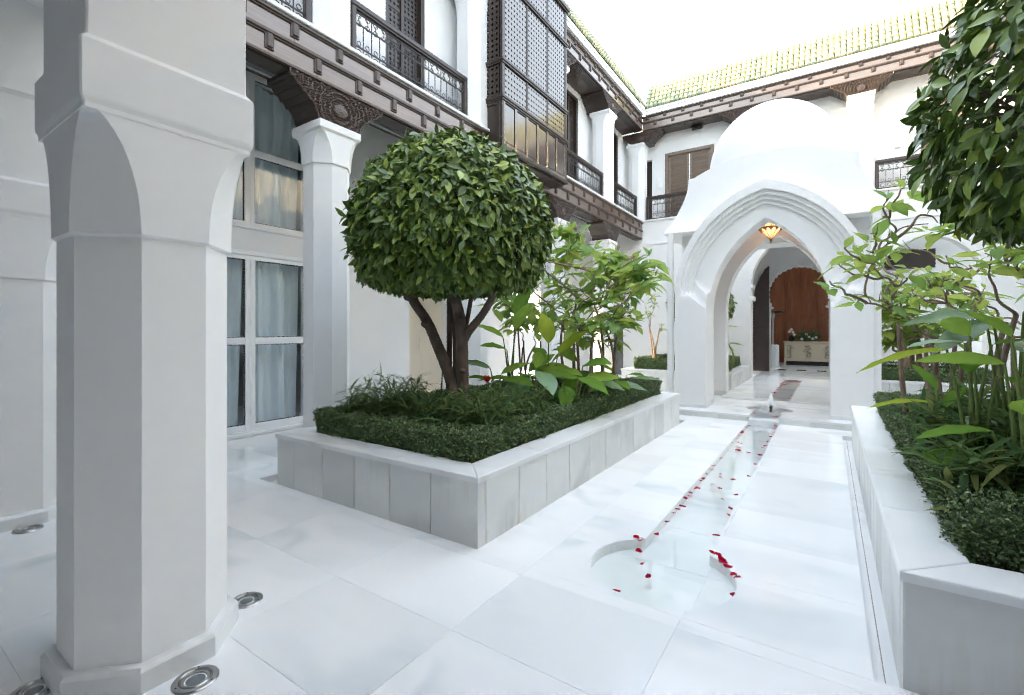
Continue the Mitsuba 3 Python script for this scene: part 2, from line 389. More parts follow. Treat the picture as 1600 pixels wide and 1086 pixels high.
def pillar(label, cx, cy, a, zc, zt, kind, group=None, z0=0.0, name='arcade_pillar'):
    t = thing(name, label, 'pillar', group)
    put('shaft', prism8(cx, cy, a - .016, z0, zc + .004), 'm_plaster', t)
    ring = loft([octo(cx, cy, a + .03, (a + .03) * .586, z0), octo(cx, cy, a + .03, (a + .03) * .586, z0 + .085), octo(cx, cy, a + .018, (a + .018) * .586, z0 + .1)])
    sk = put('skirting', ring, 'm_coping', t)
    if kind == 'near':
        put('capital', cat_m([capital_loft(cx, cy, a, zc, zt),
            loft([sq(cx, cy, a + .004, zt - .02), sq(cx, cy, a + .004, zt), sq(cx, cy, a + .012, zt + .018), sq(cx, cy, a + .014, zt + .03), sq(cx, cy, a + .014, zt + .235), sq(cx, cy, a - .008, zt + .262), sq(cx, cy, a - .010, zt + .30), sq(cx, cy, a - .010, zt + .87), sq(cx, cy, a + .014, zt + .90), sq(cx, cy, a + .014, zt + 1.6)])]), 'm_plaster', t)
    else:
        ab = [capital_loft(cx, cy, a, zc, zt - .1), loft([sq(cx, cy, a - .0, zt - .11), sq(cx, cy, a + .022, zt - .085), sq(cx, cy, a + .022, zt)])]
        put('capital', cat_m(ab), 'm_plaster', t)
    return t
pillar('large white octagonal pillar in the left foreground, nearest of all', -2.608, .873, .303, 1.83, 2.31, 'near')
pillar('white pillar cut by the left edge of the photo, behind the foreground pillar', -5.25, .873, .303, 1.83, 2.31, 'near')
CY = [3.6, 6.5, 9.4, 12.3]
for y, l in zip(CY, ['white pillar with flared capital between the glass door and the ball tree', 'white pillar hidden behind the crown of the left ball tree',
                     'white pillar under the carved bracket behind the pale green shrub', 'white pillar at the far end of the left gallery behind the shrub']):
    pillar(l, -5.2, y, .27, 3.45, 3.93, 'small')

# ---------------------------------------------------------------- riad wings
def bracket(fr, s0, zb, zt, depth, parent):
    h = zt - zb
    half = [(.285, 0), (.30, .14), (.335, .30), (.385, .44), (.405, .41), (.455, .57), (.475, .54), (.525, .70), (.545, .68), (.60, .84), (.625, .83), (.64, .90), (.64, 1.0)]
    pts = [(s0 + x, zb + t * h) for x, t in half] + [(s0 - x, zb + t * h) for x, t in reversed(half)]
    poly = sg.Polygon(pts)
    b = put('bracket', fr.plate(poly, -depth, -0.012), 'm_darkwood', parent)
    # carved face: a relief grid
    st = 0.0085
    gs, gz = np.meshgrid(np.arange(s0 - .64, s0 + .64 + st, st), np.arange(zb, zt + st * .5, st), indexing='ij')
    inner = poly.buffer(-0.004)
    n0, n1 = gs.shape; idx = np.arange(n0 * n1).reshape(n0, n1)
    q = np.stack([idx[:-1, :-1], idx[1:, :-1], idx[1:, 1:], idx[:-1, 1:]], -1).reshape(-1, 4)
    S, Z = gs.ravel(), gz.ravel()
    u, w = np.abs(S - s0), Z - zb
    wu = u + .012 * np.sin(52 * w) + .02 * mnoise(np.stack([u * 14, w * 14, u * 0], -1))
    ww = w + .012 * np.sin(47 * u + 1) + .02 * mnoise(np.stack([u * 14 + 9, w * 14, u * 0], -1))
    pat = np.sin(135 * wu + 60 * ww) * np.sin(140 * ww - 50 * wu) + .5 * np.sin(95 * np.hypot(u, w - .42 * h))
    pat = np.clip(pat * 1.9, -1, 1) * .5 + .5
    med = np.hypot(u / 1.25, w - .42 * h) < .075
    o = np.where(med, .012 + .010 * (1 - (np.hypot(u / 1.25, w - .42 * h) / .075) ** 2) + .006 * pat, -.011 + .022 * pat)
    cen = np.stack([S[q].mean(1), Z[q].mean(1)], 1)
    q = q[shapely.contains_xy(inner, cen[:, 0], cen[:, 1])]
    put('carving', fr.mesh(trimesh.Trimesh(np.stack([S, o, Z], 1), np.vstack([q[:, [0, 1, 2]], q[:, [0, 2, 3]]]), process=False)), 'm_wood', b, smooth=35)
    rim = []
    for (x0, t0), (x1, t1) in zip(half[:-1], half[1:]):
        for sg_ in (-1, 1):
            a_ = np.array([s0 + sg_ * x0, .0, zb + t0 * h]); b_ = np.array([s0 + sg_ * x1, .0, zb + t1 * h])
            rim.append(fr.mesh(tube([a_ + [0, -.004, 0], b_ + [0, -.004, 0]], .011, 5)))
    put('rim', cat_m(rim), 'm_wood', b)
    return b

def fascia(fr, s0, s1, z0, rows, lugs, parent, top, ends=False):
    """rows: list of (z0, z1); lugs: for each row (first, spacing, depth)."""
    f = put('fascia', fr.box(s0, s1, -.26, -.03, z0 + .005, top), 'm_darkwood', parent)
    put('trim', fr.box(s0, s1, -.03, .014, z0, z0 + .035, .008), 'm_wood', f)
    put('soffit_lining', fr.box(s0, s1, -.26, -.035, z0 - .012, z0 + .003), 'm_darkwood', f)
    for (za, zb), (l0, sp, dp) in zip(rows, lugs):
        put('trim', cat_m([fr.box(s0, s1, -.03, .034, zb, zb + .042, .01), fr.box(s0, s1, -.03, .018, zb - .016, zb, .004)]), 'm_wood', f)
        xs_ = []
        k = math.floor((s0 - l0) / sp)
        while l0 + k * sp < s1 + sp:
            xs_.append(l0 + k * sp); k += 1
        for a, b in zip(xs_[:-1], xs_[1:]):
            aa, bb = max(a, s0), min(b, s1)
            if bb - aa < .02: continue
            put('panel', fr.box(aa + .001, bb - .001, -.028, float(rng.uniform(-.002, .002)), za, zb, .002), 'm_board', f)
            if s0 + .06 < a < s1 - .06:
                put('lug', cat_m([fr.box(a - .05, a + .05, -.02, .016, zb - dp, zb + .004, .006), fr.box(a - .033, a + .033, .01, .034, zb - dp + .016, zb + .004, .010)]), 'm_wood', f)
    return f

def railing(fr, s0, s1, o, z0, z1, parent, label=None):
    r = put('balcony_railing', fr.box(s0, s1, o - .035, o + .035, z0, z0 + .05, .008), 'm_darkwood', parent)
    put('top_rail', cat_m([fr.box(s0, s1, o - .05, o + .05, z1 - .075, z1, .012), fr.box(s0, s1, o - .035, o + .035, z1 - .10, z1 - .075, .006)]), 'm_darkwood', r)
    for s in (s0 + .035, s1 - .035):
        put('post', fr.box(s - .035, s + .035, o - .045, o + .045, z0, z1 - .076, .01), 'm_darkwood', r)
    n = max(4, int(round((s1 - s0 - .14) / .14))); st = (s1 - s0 - .14) / n
    h = z1 - z0 - .1
    zA, zB, zC = z0 + .05, z0 + .05 + .2 * h, z0 + .05 + .66 * h
    put('iron_rail', cat_m([fr.box(s0 + .07, s1 - .07, o - .008, o + .008, z, z + .016) for z in (zB, zC, z1 - .13)]), 'm_iron', r)
    scr = []
    for k in range(n + 1):
        s = s0 + .07 + st * k
        hh = z1 - .1 if k % 2 == 0 else zC
        put('baluster', fr.mesh(tube([(s, o, zA), (s, o, hh)], .0075, 6)), 'm_iron', r)
        if k < n:
            a = 'x' if fr.kind in 'EW' else 'y'
            for zz, rr in ((zA + .1 * h, .042), (zB + .055, .03)):
                scr.append(torus(fr.pt(s + st / 2, o, zz), rr, .006, a, 12, 5))
            if k % 2 == 0:
                zm = (zC + z1 - .12) / 2
                scr += [torus(fr.pt(s + st, o, zm), .075, .006, a, 16, 5), torus(fr.pt(s + st * .5, o, zm + .055), .035, .005, a, 12, 5), torus(fr.pt(s + st * 1.5, o, zm + .055), .035, .005, a, 12, 5),
                        torus(fr.pt(s + st * .5, o, zm - .055), .035, .005, a, 12, 5), torus(fr.pt(s + st * 1.5, o, zm - .055), .035, .005, a, 12, 5)]
    if scr: put('scrollwork', cat_m(scr), 'm_iron', r, kind='stuff')
    return r

def lattice_plate(fr, s0, s1, z0, z1, o0, o1, pitch, hole=.36, star=True):
    W, Hh = s1 - s0, z1 - z0
    nx, nz = max(1, int(W / pitch)), max(1, int(Hh / pitch))
    px, pz = W / nx, Hh / nz
    holes = []
    for i in range(nx):
        for j in range(nz):
            cx, cz = s0 + (i + .5) * px, z0 + (j + .5) * pz
            r = hole * min(px, pz)
            if (i + j) % 2: 
                pts = [(cx + r * (1.0 if k % 2 == 0 else .55) * math.cos(k * PI / 4), cz + r * (1.0 if k % 2 == 0 else .55) * math.sin(k * PI / 4)) for k in range(8)]
            else:
                pts = [(cx + r * .95 * math.cos(k * PI / 2), cz + r * .95 * math.sin(k * PI / 2)) for k in range(4)]
            holes.append(pts)
    return fr.plate(sg.Polygon([(s0, z0), (s1, z0), (s1, z1), (s0, z1)], holes), o0, o1)

def lattice_window(fr, s0, s1, z0, z1, o, parent):
    w = put('lattice_window', fr.box(s0 + .05, s1 - .05, o - .09, o - .08, z0, z1 - .05), 'm_blueglass', parent)
    put('frame', cat_m([fr.box(s0, s0 + .07, o - .1, o + .05, z0, z1, .01), fr.box(s1 - .07, s1, o - .1, o + .05, z0, z1, .01), fr.box(s0 + .068, s1 - .068, o - .1, o + .05, z1 - .07, z1 - .002, .01),
                        fr.box((s0 + s1) / 2 - .035, (s0 + s1) / 2 + .035, o - .075, o - .01, z0, z1 - .07, .008)]), 'm_darkwood', w)
    m = (s0 + s1) / 2
    for a, b in ((s0 + .07, m - .035), (m + .035, s1 - .07)):
        n = 5; hh = (z1 - z0 - .07) / n
        for k in range(n):
            za, zb = z0 + k * hh + .03, z0 + (k + 1) * hh - .03
            put('lattice', cat_m([lattice_plate(fr, a, b, za, zb, o - .062, o - .045, .075, .38), fr.box(a, b, o - .07, o - .035, zb, zb + .06, .008)]), 'm_darkwood', w)
    return w

def roof(fr, s0, s1, parent, z=8.44, detail=True, v0=None, v1=None):
    """Cornice and the steep skirt of green glazed tiles."""
    put('cornice', cat_m([fr.box(s0, s1, -.4, .10, z - .19, z - .085), fr.box(s0, s1, -.4, .12, z - .085, z, .006)]), 'm_plaster', parent)
    dep, hgt = .46, .86
    base = fr.mesh(loft([np.array([(s, .10, z), (s, -.40, z), (s, -.40, z + hgt), (s, -.36, z + hgt)]) for s in (s0, s1)]))
    rf = put('tile_roof', base, 'm_tilebase', parent)
    rows = 5; L = math.hypot(dep, hgt) / rows
    ux, uz = -dep / math.hypot(dep, hgt), hgt / math.hypot(dep, hgt)
    nx, nz = uz, -ux
    pit = .13; n = int((s1 - s0) / pit); loose = {}
    ang = np.linspace(0, PI, 7)
    count = 0
    cols = np.array([(0.38, 0.40, 0.25), (0.45, 0.45, 0.26), (0.50, 0.48, 0.29), (0.56, 0.52, 0.30), (0.30, 0.35, 0.24), (0.50, 0.45, 0.28)])
    def tile(i, j):
        s = s0 + (i + .5) * pit + float(rng.uniform(-.006, .006))
        r0, r1 = .066, .056
        o_, z_ = .11 + ux * L * j, z + .008 + uz * L * j
        rr = []
        for (t, r, lift) in ((-.02, r0, .022), (L * 1.05, r1, .004)):
            rr.append(np.stack([s + r * np.cos(ang), o_ + ux * t + nx * (lift + r * np.sin(ang)), z_ + uz * t + nz * (lift + r * np.sin(ang))], 1))
        k = len(ang); v = np.vstack(rr)
        f = []
        for a in range(k - 1): f += [[a, a + 1, k + a + 1], [a, k + a + 1, k + a]]
        # front lip
        c = np.array([[s, o_ - ux * .02 + nx * .022, z_ - uz * .02 + nz * .022]]); v = np.vstack([v, c])
        f += [[a + 1, a, 2 * k] for a in range(k - 1)]
        m = fr.mesh(trimesh.Trimesh(v, np.array(f), process=False))
        col = cols[int(rng.integers(0, 6))] * float(rng.uniform(.8, 1.15)); lean_ = float(rng.normal(0, .004))
        return m, np.tile(col, (len(m.vertices), 1))
    jobs = [(i, j) for j in range(rows) for i in range(n)]
    rest = []
    for i, j in jobs:
        sm = s0 + (i + .5) * pit
        vis = detail and (v0 is None or v0 <= sm <= v1)
        if vis and count < 295:
            m, c = tile(i, j); put('tile', m, 'm_tile', rf, smooth=True, color=c); count += 1
        else: rest.append(tile(i, j))
    if rest: put('tiles', cat_m([m for m, c in rest]), 'm_tile', rf, smooth=True, color=np.vstack([c for m, c in rest]), kind='stuff')
    put('ridge', fr.mesh(tube([(s0, -.37, z + hgt + .02), (s1, -.37, z + hgt + .02)], .06, 10)), 'm_tile', rf, smooth=True,
        color=np.tile((.34, .38, .22), (len(tube([(s0, 0, 0), (s1, 0, 0)], .06, 10).vertices), 1)))
    return rf

def upper_pillar(fr, s, parent):
    c = fr.pt(s, -.27, 0)
    m = cat_m([prism8(c[0], c[1], .265, 4.955, 7.03), capital_loft(c[0], c[1], .27, 7.0, 7.36), loft([sq(c[0], c[1], .27, 7.35), sq(c[0], c[1], .292, 7.375), sq(c[0], c[1], .292, 7.45)])])
    put('upper_pillar', m, 'm_plaster', parent)

def wall_plate(fr, s0, s1, z0, z1, o0, o1, holes):
    p = sg.box(s0, z0, s1, z1)
    for h in holes: p = p.difference(h if hasattr(h, 'area') else sg.box(*h))
    return fr.plate(p, o0, o1)

LOW = dict(z0=4.36, rows=[(4.66, 4.855), (4.40, 4.60)], lugs=[(3.01, .575, .155), (2.72, .575, .165)], top=4.9)
UPP = dict(z0=7.82, rows=[(8.075, 8.21), (7.855, 8.03)], lugs=[(11.12 - .57 * 8, .57, .085), (10.83 - .57 * 8, .57, .12)], top=8.26)

# left wing
WL = Frame('E', -4.93)
lw = thing('riad_wing', 'white riad wing with carved wood beams and a lattice oriel, left of the garden', 'building')
S0, S1 = -3.3, 14.78
wins = [(c + 1.28, c + 2.12) for c in (.7, 3.6, 9.4, 12.3)]
put('upper_wall', wall_plate(WL, S0, S1 + .6, 4.955, 8.2, -.95, -.66, [(a, 4.9, b, 7.68) for a, b in wins]), 'm_plaster', lw)
put('back_room', WL.box(S0, S1, -1.5, -1.45, 4.955, 8.2), 'm_room', lw)
put('ledge', WL.box(S0, S1, -.70, .052, 4.905, 4.953, .008), 'm_plaster', lw)
fascia(WL, S0, S1, parent=lw, **LOW)
fascia(WL, S0, S1, parent=lw, **UPP)
put('soffit', WL.box(S0, S1, -.66, -.255, 7.83, 7.86), 'm_wood', lw)
for y in [.7] + CY:
    if y > 1: bracket(WL, y, 3.93, 4.36, .48, lw)
    upper_pillar(WL, y, lw)
    bracket(WL, y, 7.45, 7.82, .64, lw)
for a, b in zip([.7] + CY, CY + [15.1]):
    if a == 6.5: continue
    railing(WL, a + .285, min(b - .285, 14.72), -.19, 4.985, 5.735, lw)
for a, b in wins: lattice_window(WL, a, b, 4.955, 7.68, -.72, lw)
roof(WL, S0, 14.66, lw, v0=8.3, v1=15)
# gallery behind
pass_hole = (6.44, 0, 7.6, 2.55)
put('gallery_wall', wall_plate(WL, S0, S1 + .3, -.05, 5.09, -2.0, -1.77, [(2.05, -.1, 4.33, 2.56), (2.05, 2.87, 4.33, 5.035), pass_hole, (9.9, 0, 11.6, 2.55)]), 'm_plaster', lw)
put('gallery_ceiling', WL.box(S0, S1, -1.77, -.27, 5.06, 5.10), 'm_wood', lw)
put('passage', cat_m([WL.box(6.3, 7.9, -2.95, -2.85, 0, 2.9), WL.box(6.3, 6.38, -3.5, -2.0, 0, 2.9), WL.box(7.8, 7.9, -3.5, -2.0, 0, 2.9), WL.box(6.3, 7.9, -3.5, -2.0, 2.8, 2.9)]), 'm_beige', lw)
put('passage_pier', WL.box(6.62, 6.86, -2.84, -2.6, 0, 1.65, .01), 'm_beige', lw)
vt = put('wall_vent', WL.box(5.66, 5.97, -1.775, -1.757, .45, .66, .004), 'm_frame', lw)
for k in range(5): put('slat', WL.box(5.69, 5.94, -1.758, -1.748, .48 + .032 * k, .495 + .032 * k, .002), 'm_grout', vt)
# glass door and window above, curtains, the room
gd = put('glass_door', WL.box(2.05, 4.33, -1.86, -1.70, 0.0, 0.05, .006), 'm_frame', lw)
def leaf(parent, a, b, z0, z1, mids, o=-1.79):
    parts = [WL.box(a, a + .07, o - .03, o + .03, z0, z1, .006), WL.box(b - .07, b, o - .03, o + .03, z0, z1, .006)]
    zz = [z0 + .09] + mids + [z1 - .03]
    hs = [(z0, z0 + .1)] + [(m - .05, m + .05) for m in mids] + [(z1 - .06, z1)]
    parts += [WL.box(a + .069, b - .069, o - .028, o + .028, q0, q1, .006) for q0, q1 in hs]
    put('frame', cat_m(parts), 'm_frame', parent)
    for (q0, q1), (q2, q3) in zip(hs[:-1], hs[1:]):
        pa, pb, pc, pd = a + .07, b - .07, q1, q2
        gk = cat_m([WL.box(pa, pa + .008, o - .012, o + .012, pc, pd), WL.box(pb - .008, pb, o - .012, o + .012, pc, pd), WL.box(pa, pb, o - .0115, o + .0115, pc, pc + .008), WL.box(pa, pb, o - .0115, o + .0115, pd - .008, pd)])
        put('gasket', gk, 'm_gasket', parent)
        x = WL.pt(0, o, 0)[0]
        put('pane', (np.array([(x, pa, pc), (x, pb, pc), (x, pb, pd), (x, pa, pd)]), np.array([[0, 1, 2, 3]])), 'm_glass', parent)
leaf(gd, 2.05, 2.76, .05, 2.50, [1.31]); leaf(gd, 2.76, 3.43, .05, 2.50, [1.31]); leaf(gd, 3.43, 4.32, .05, 2.50, [1.31])
put('hinge', cat_m([WL.mesh(tube([(3.43, -1.75, z), (3.43, -1.75, z + .07)], .008, 8)) for z in (.3, 1.55, 2.3)]), 'm_whitemetal', gd)
put('sill', cat_m([WL.box(2.0, 4.36, -1.77, -1.66, -.001, .045, .006), WL.box(2.05, 4.33, -1.80, -1.72, .045, .06)]), 'm_coping', gd)
put('head', WL.box(2.05, 4.33, -1.83, -1.74, 2.5, 2.56, .006), 'm_frame', gd)
gw = put('glass_window', WL.box(2.05, 4.33, -1.84, -1.73, 2.87, 2.90, .005), 'm_frame', lw)
leaf(gw, 2.05, 3.42, 2.87, 5.04, [3.95]); leaf(gw, 3.42, 4.32, 2.87, 5.04, [3.95])
def curtain(s0, s1, z0, z1, o, ph, amp=.05):
    n = 90; s = np.linspace(s0, s1, n); zs_ = np.linspace(z0, z1, 12)
    v = []
    for z in zs_:
        w = (z1 - z) / (z1 - z0)
        v.append(np.stack([s + .05 * np.sin(s * 5 + ph) * w, o + amp * (np.sin(s * 19 + ph + .8 * w) * .7 + .45 * np.sin(s * 43 + 2 * ph + w)), np.full(n, z)], 1))
    v = np.vstack(v); idx = np.arange(12 * n).reshape(12, n)
    q = np.stack([idx[:-1, :-1], idx[1:, :-1], idx[1:, 1:], idx[:-1, 1:]], -1).reshape(-1, 4)
    return WL.mesh(trimesh.Trimesh(v, np.vstack([q[:, [0, 1, 2]], q[:, [0, 2, 3]]]), process=False))
put('curtain', curtain(2.15, 3.42, .06, 2.46, -1.99, .3), 'm_curtain', gd, smooth=True)
put('curtain', curtain(3.46, 4.02, .06, 2.46, -1.99, 1.3), 'm_curtain', gd, smooth=True)
put('curtain', curtain(4.06, 4.30, .06, 2.46, -2.04, 2.0, .03), 'm_curtain', gd, smooth=True)
put('curtain', curtain(2.15, 3.9, 2.9, 5.0, -1.99, .9), 'm_curtain', gw, smooth=True)
put('curtain', curtain(3.88, 4.30, 2.9, 5.0, -2.03, 2.4), 'm_curtain', gw, smooth=True)
put('room', cat_m([WL.box(1.6, 4.9, -4.6, -4.5, 0, 5.1), WL.box(1.5, 1.6, -4.5, -2.0, 0, 5.1), WL.box(4.9, 5.0, -4.5, -2.0, 0, 5.1), WL.box(1.6, 4.9, -4.5, -2.0, 5.06, 5.16), WL.box(1.6, 4.9, -4.5, -2.0, 2.58, 2.85)]), 'm_room', lw)
# oriel with lattice screens
ym0, ym1, om = 6.56, 8.94, .33
orl = put('lattice_oriel', cat_m([WL.box(ym0 + .06, ym1 - .06, -.6, om - .06, 4.62, 8.24)]), 'm_darkwood', lw)
put('underside', cat_m([WL.box(ym0 - .02, ym1 + .02, -.1, om + .02, 4.55, 4.62, .01), WL.box(ym0 + .05, ym1 - .05, -.1, om - .05, 4.50, 4.552, .01)]), 'm_darkwood', orl)
def ledge(z, h, e): put('ledge', cat_m([WL.box(ym0 - e, ym1 + e, -.5, om + e, z, z + h, .012), WL.box(ym0 - e * .5, ym1 + e * .5, -.5, om + e * .5, z - .03, z, .006)]), 'm_darkwood', orl)
for z in (5.42, 6.05, 7.47): ledge(z, .06, .03)
ledge(8.2, .09, .05)
for s in (ym0 + .03, ym1 - .03):
    put('corner_post', WL.box(s - .03, s + .03, om - .06, om, 4.62, 8.2, .008), 'm_darkwood', orl)
W3 = (ym1 - ym0 - .12) / 3
for z0_, z1_ in ((5.49, 6.02), (6.12, 7.44), (7.54, 8.17)):
    for k in range(3):
        a = ym0 + .06 + k * W3
        put('lattice', lattice_plate(WL, a + .02, a + W3 - .02, z0_ + .01, z1_ - .01, om - .036, om - .016, .088, .33), 'm_oriel', orl)
        for q in (a, a + W3 - .022): put('mullion', WL.box(q, q + .022, om - .045, om - .004, z0_, z1_, .005), 'm_darkwood', orl)
    SF = Frame('S', ym0)   # the side that faces the camera
    put('lattice', lattice_plate(SF, -4.93 - .5, -4.93 + om - .08, z0_ + .01, z1_ - .01, -.03, -.01, .088, .33), 'm_darkwood', orl)
W6 = (ym1 - ym0 - .12) / 6
for k in range(6):
    a = ym0 + .06 + k * W6
    put('panel', cat_m([WL.box(a + .045, a + W6 - .045, om - .05, om - .018, 4.70, 5.36, .012)]), 'm_oriel', orl)
    for q in (a, a + W6 - .035): put('mullion', WL.box(q, q + .035, om - .06, om - .004, 4.62, 5.42, .005), 'm_oriel', orl)
    for q, r_ in ((4.62, 4.69), (5.37, 5.42)): put('panel_rail', WL.box(a + .03, a + W6 - .03, om - .06, om - .006, q, r_, .005), 'm_oriel', orl)
put('side_panel', cat_m([SF.box(-5.4, -4.93 + om - .06, -.04, -.0, 4.62, 4.72, .005), SF.box(-5.4, -4.93 + om - .06, -.04, -.0, 5.34, 5.42, .005), SF.box(-5.4, -4.93 + om - .06, -.05, -.02, 4.7, 5.36), SF.box(-4.93 + om - .13, -4.93 + om - .06, -.04, 0, 4.72, 5.34, .005)]), 'm_darkwood', orl)

# far wing
WF = Frame('S', 14.8)
fw = thing('riad_wing', 'white riad wing with green tiled roof and louvred balcony doors behind the domed kiosk', 'building')
A0, A1 = -4.93, 3.2
arch_c = pointed(-.88, .945, -.1, 2.72, 4.08)
arch_r = pointed(1.95, 1.0, -.1, 2.55, 3.75)
put('front_wall', wall_plate(WF, -6.95, A1 + .4, -.05, 4.91, -.38, 0, [arch_c, arch_r, (-6.45, 0, -5.55, 3.35)]), 'm_plaster', fw)
put('impost', cat_m([WF.box(-1.87, -1.74, -.36, .03, 2.30, 2.42, .008), WF.box(-1.85, -1.77, -.36, .02, 2.66, 2.76, .008), WF.box(-.02, .11, -.36, .03, 2.30, 2.42, .008), WF.box(.01, .09, -.36, .02, 2.66, 2.76, .008)]), 'm_plaster', fw)
put('string_course', WF.box(A0 + .12, A1, -.02, .035, 4.16, 4.22, .008), 'm_plaster', fw)
put('ledge', WF.box(A0 + .06, A1, -.70, .052, 4.91, 4.955, .008), 'm_plaster', fw)
put('upper_wall', wall_plate(WF, A0 - .7, A1 + .7, 4.955, 8.2, -.95, -.66, [(-4.37, 4.9, -2.95, 7.15), (-5.12, 4.9, -4.83, 7.08), (1.9, 4.9, 2.7, 7.15)]), 'm_plaster', fw)
fascia(WF, A0 + .0, A1, z0=7.80, rows=[(8.075, 8.21), (7.83, 8.03)], lugs=[(-4.23, .545, .085), (-3.98, .545, .12)], top=8.26, parent=fw)
put('soffit', WF.box(A0, A1, -.66, -.255, 7.83, 7.86), 'm_wood', fw)
bracket(WF, -4.98, 7.43, 7.80, .5, fw)
for x in (-2.0, .68):
    bracket(WF, x, 7.43, 7.80, .5, fw); upper_pillar(WF, x, fw)
upper_pillar(WF, -5.17, fw)
railing(WF, -4.86, -2.29, -.19, 4.985, 5.735, fw); railing(WF, .97, 3.1, -.19, 4.985, 5.735, fw)
ld = put('louvred_door', cat_m([WF.box(-4.40, -4.30, -.80, -.62, 4.955, 7.18, .01), WF.box(-3.02, -2.92, -.80, -.62, 4.955, 7.18, .01), WF.box(-4.3, -3.02, -.80, -.62, 7.08, 7.18, .01)]), 'm_greywood', fw)
for a, b in ((-4.30, -3.67), (-3.65, -3.02)):
    put('stile', cat_m([WF.box(a, a + .07, -.76, -.69, 4.955, 7.08, .006), WF.box(b - .07, b, -.76, -.69, 4.955, 7.08, .006)]), 'm_greywood', ld)
    for k in range(14):
        z = 5.0 + k * .149
        m = box(-.5 * (b - a - .13), .5 * (b - a - .13), -.012, .012, -.075, .075, .004)
        m.apply_transform(trimesh.transformations.rotation_matrix(math.radians(28), [1, 0, 0]))
        m.apply_translation(((a + b) / 2, 14.8 + .725, z + .07)); put('slat', m, 'm_greywood', ld)
put('dark_window', WF.box(-5.12, -4.83, -.85, -.80, 4.955, 7.08), 'm_darkwood', fw)
put('side_door', WF.box(1.9, 2.7, -.85, -.78, 4.955, 7.15), 'm_greywood', fw)
for x in (-4.58, 1.45): put('wall_lamp', cat_m([WF.box(x - .06, x + .06, -.66, -.60, 6.1, 6.42, .015)]), 'm_frame', fw)
put('ceiling_spotlight', cat_m([WF.box(-3.55, -3.25, -.62, -.5, 7.72, 7.82, .01), WF.mesh(tube([(-3.47, -.5, 7.76), (-3.47, -.42, 7.70)], .04, 10)), WF.mesh(tube([(-3.33, -.5, 7.76), (-3.33, -.42, 7.70)], .04, 10))]), 'm_black', fw)
roof(WF, -4.82, 3.0, fw, detail=True)
put('gallery_shell', cat_m([WF.box(-6.9, -1.95, -2.8, -2.7, 0, 4.9), WF.box(-2.3, -2.22, -2.8, -.38, 0, 4.9), WF.box(.42, .5, -2.8, -.38, 0, 4.9), WF.box(-2.3, .5, -2.8, -.38, 4.25, 4.35)]), 'm_plaster', fw)
put('arch_niche', cat_m([WF.box(.5, 3.2, -.9, -.8, 0, 4.3)]), 'm_plaster', fw)
put('niche_window', WF.box(1.2, 2.2, -.80, -.78, 3.03, 3.5), 'm_darkwood', fw)
edoor = put('glass_door', cat_m([WF.box(-6.45, -6.39, -.2, -.1, 0, 3.3, .006), WF.box(-5.61, -5.55, -.2, -.1, 0, 3.3, .006), WF.box(-6.4, -5.6, -.2, -.1, 2.3, 2.42, .006), WF.box(-6.02, -5.98, -.18, -.12, 0, 2.3, .006), WF.box(-6.4, -5.6, -.2, -.1, 3.25, 3.35, .006)]), 'm_frame', fw)
put('pane', WF.box(-6.4, -5.6, -.16, -.15, 0, 3.3), 'm_lens', edoor)
# horseshoe doorway into the hall, hall shell
YH = 17.6
HF = Frame('S', YH)
cz, cr, cxh = 2.66, .83, -.80
teeth = []
a0 = math.radians(-32)
N = 46
for k in range(N + 1):
    a = a0 + (PI - 2 * a0) * k / N
    r = cr + (.045 if k % 2 else -.0)
    teeth.append((cxh + r * math.cos(a), cz + r * math.sin(a)))
hole = sg.Polygon([(cxh + .80, -.1), (cxh + .80, 2.16), (cxh + .72, 2.20)] + teeth + [(cxh - .72, 2.20), (cxh - .80, 2.16), (cxh - .80, -.1)])
put('horseshoe_arch', HF.plate(sg.box(-2.3, .0, .5, 4.3).difference(hole.buffer(0)), -.3, 0), 'm_plaster', fw)
put('arch_surround', HF.plate(sg.box(-1.78, .14, .18, 3.66).difference(hole.buffer(0).buffer(.05)).difference(sg.box(-1.7, 0, .10, .2)), 0, .03), 'm_plaster', fw)
hall = put('hall', cat_m([box(-3.3, -3.2, 17.9, 22.5, .1, 4.4), box(1.8, 1.9, 17.9, 22.5, .1, 4.4), box(-3.2, 1.8, 17.9, 22.5, 4.3, 4.4)]), 'm_plaster', fw)
put('panelled_wall', box(-3.2, 1.8, 22.4, 22.5, .148, 4.3), 'm_hall', fw)
hl = 'x'
for k in range(9):
    x = -3.1 + k * .545
    put('hall_panel', cat_m([box(x, x + .50, 22.36, 22.4, .3, 2.0, .012), box(x, x + .50, 22.36, 22.4, 2.06, 4.2, .012), box(x + .06, x + .44, 22.345, 22.36, .38, 1.92, .01), box(x + .06, x + .44, 22.345, 22.36, 2.14, 4.1, .01)]), 'm_hall', fw)
put('door_leaf', cat_m([HF.plate(sg.Polygon([(-2.06, .15), (-1.60, .15), (-1.60, 3.55), (-1.72, 3.45), (-1.86, 3.2), (-1.98, 2.9), (-2.06, 2.5)]), .30, .36)] + [HF.box(-2.0, -1.66, .36, .372, z0, z1, .006) for z0, z1 in ((.3, 1.1), (1.16, 1.3), (1.36, 1.5), (1.56, 2.5))]), 'm_door', fw, label='dark panelled door leaf standing open')

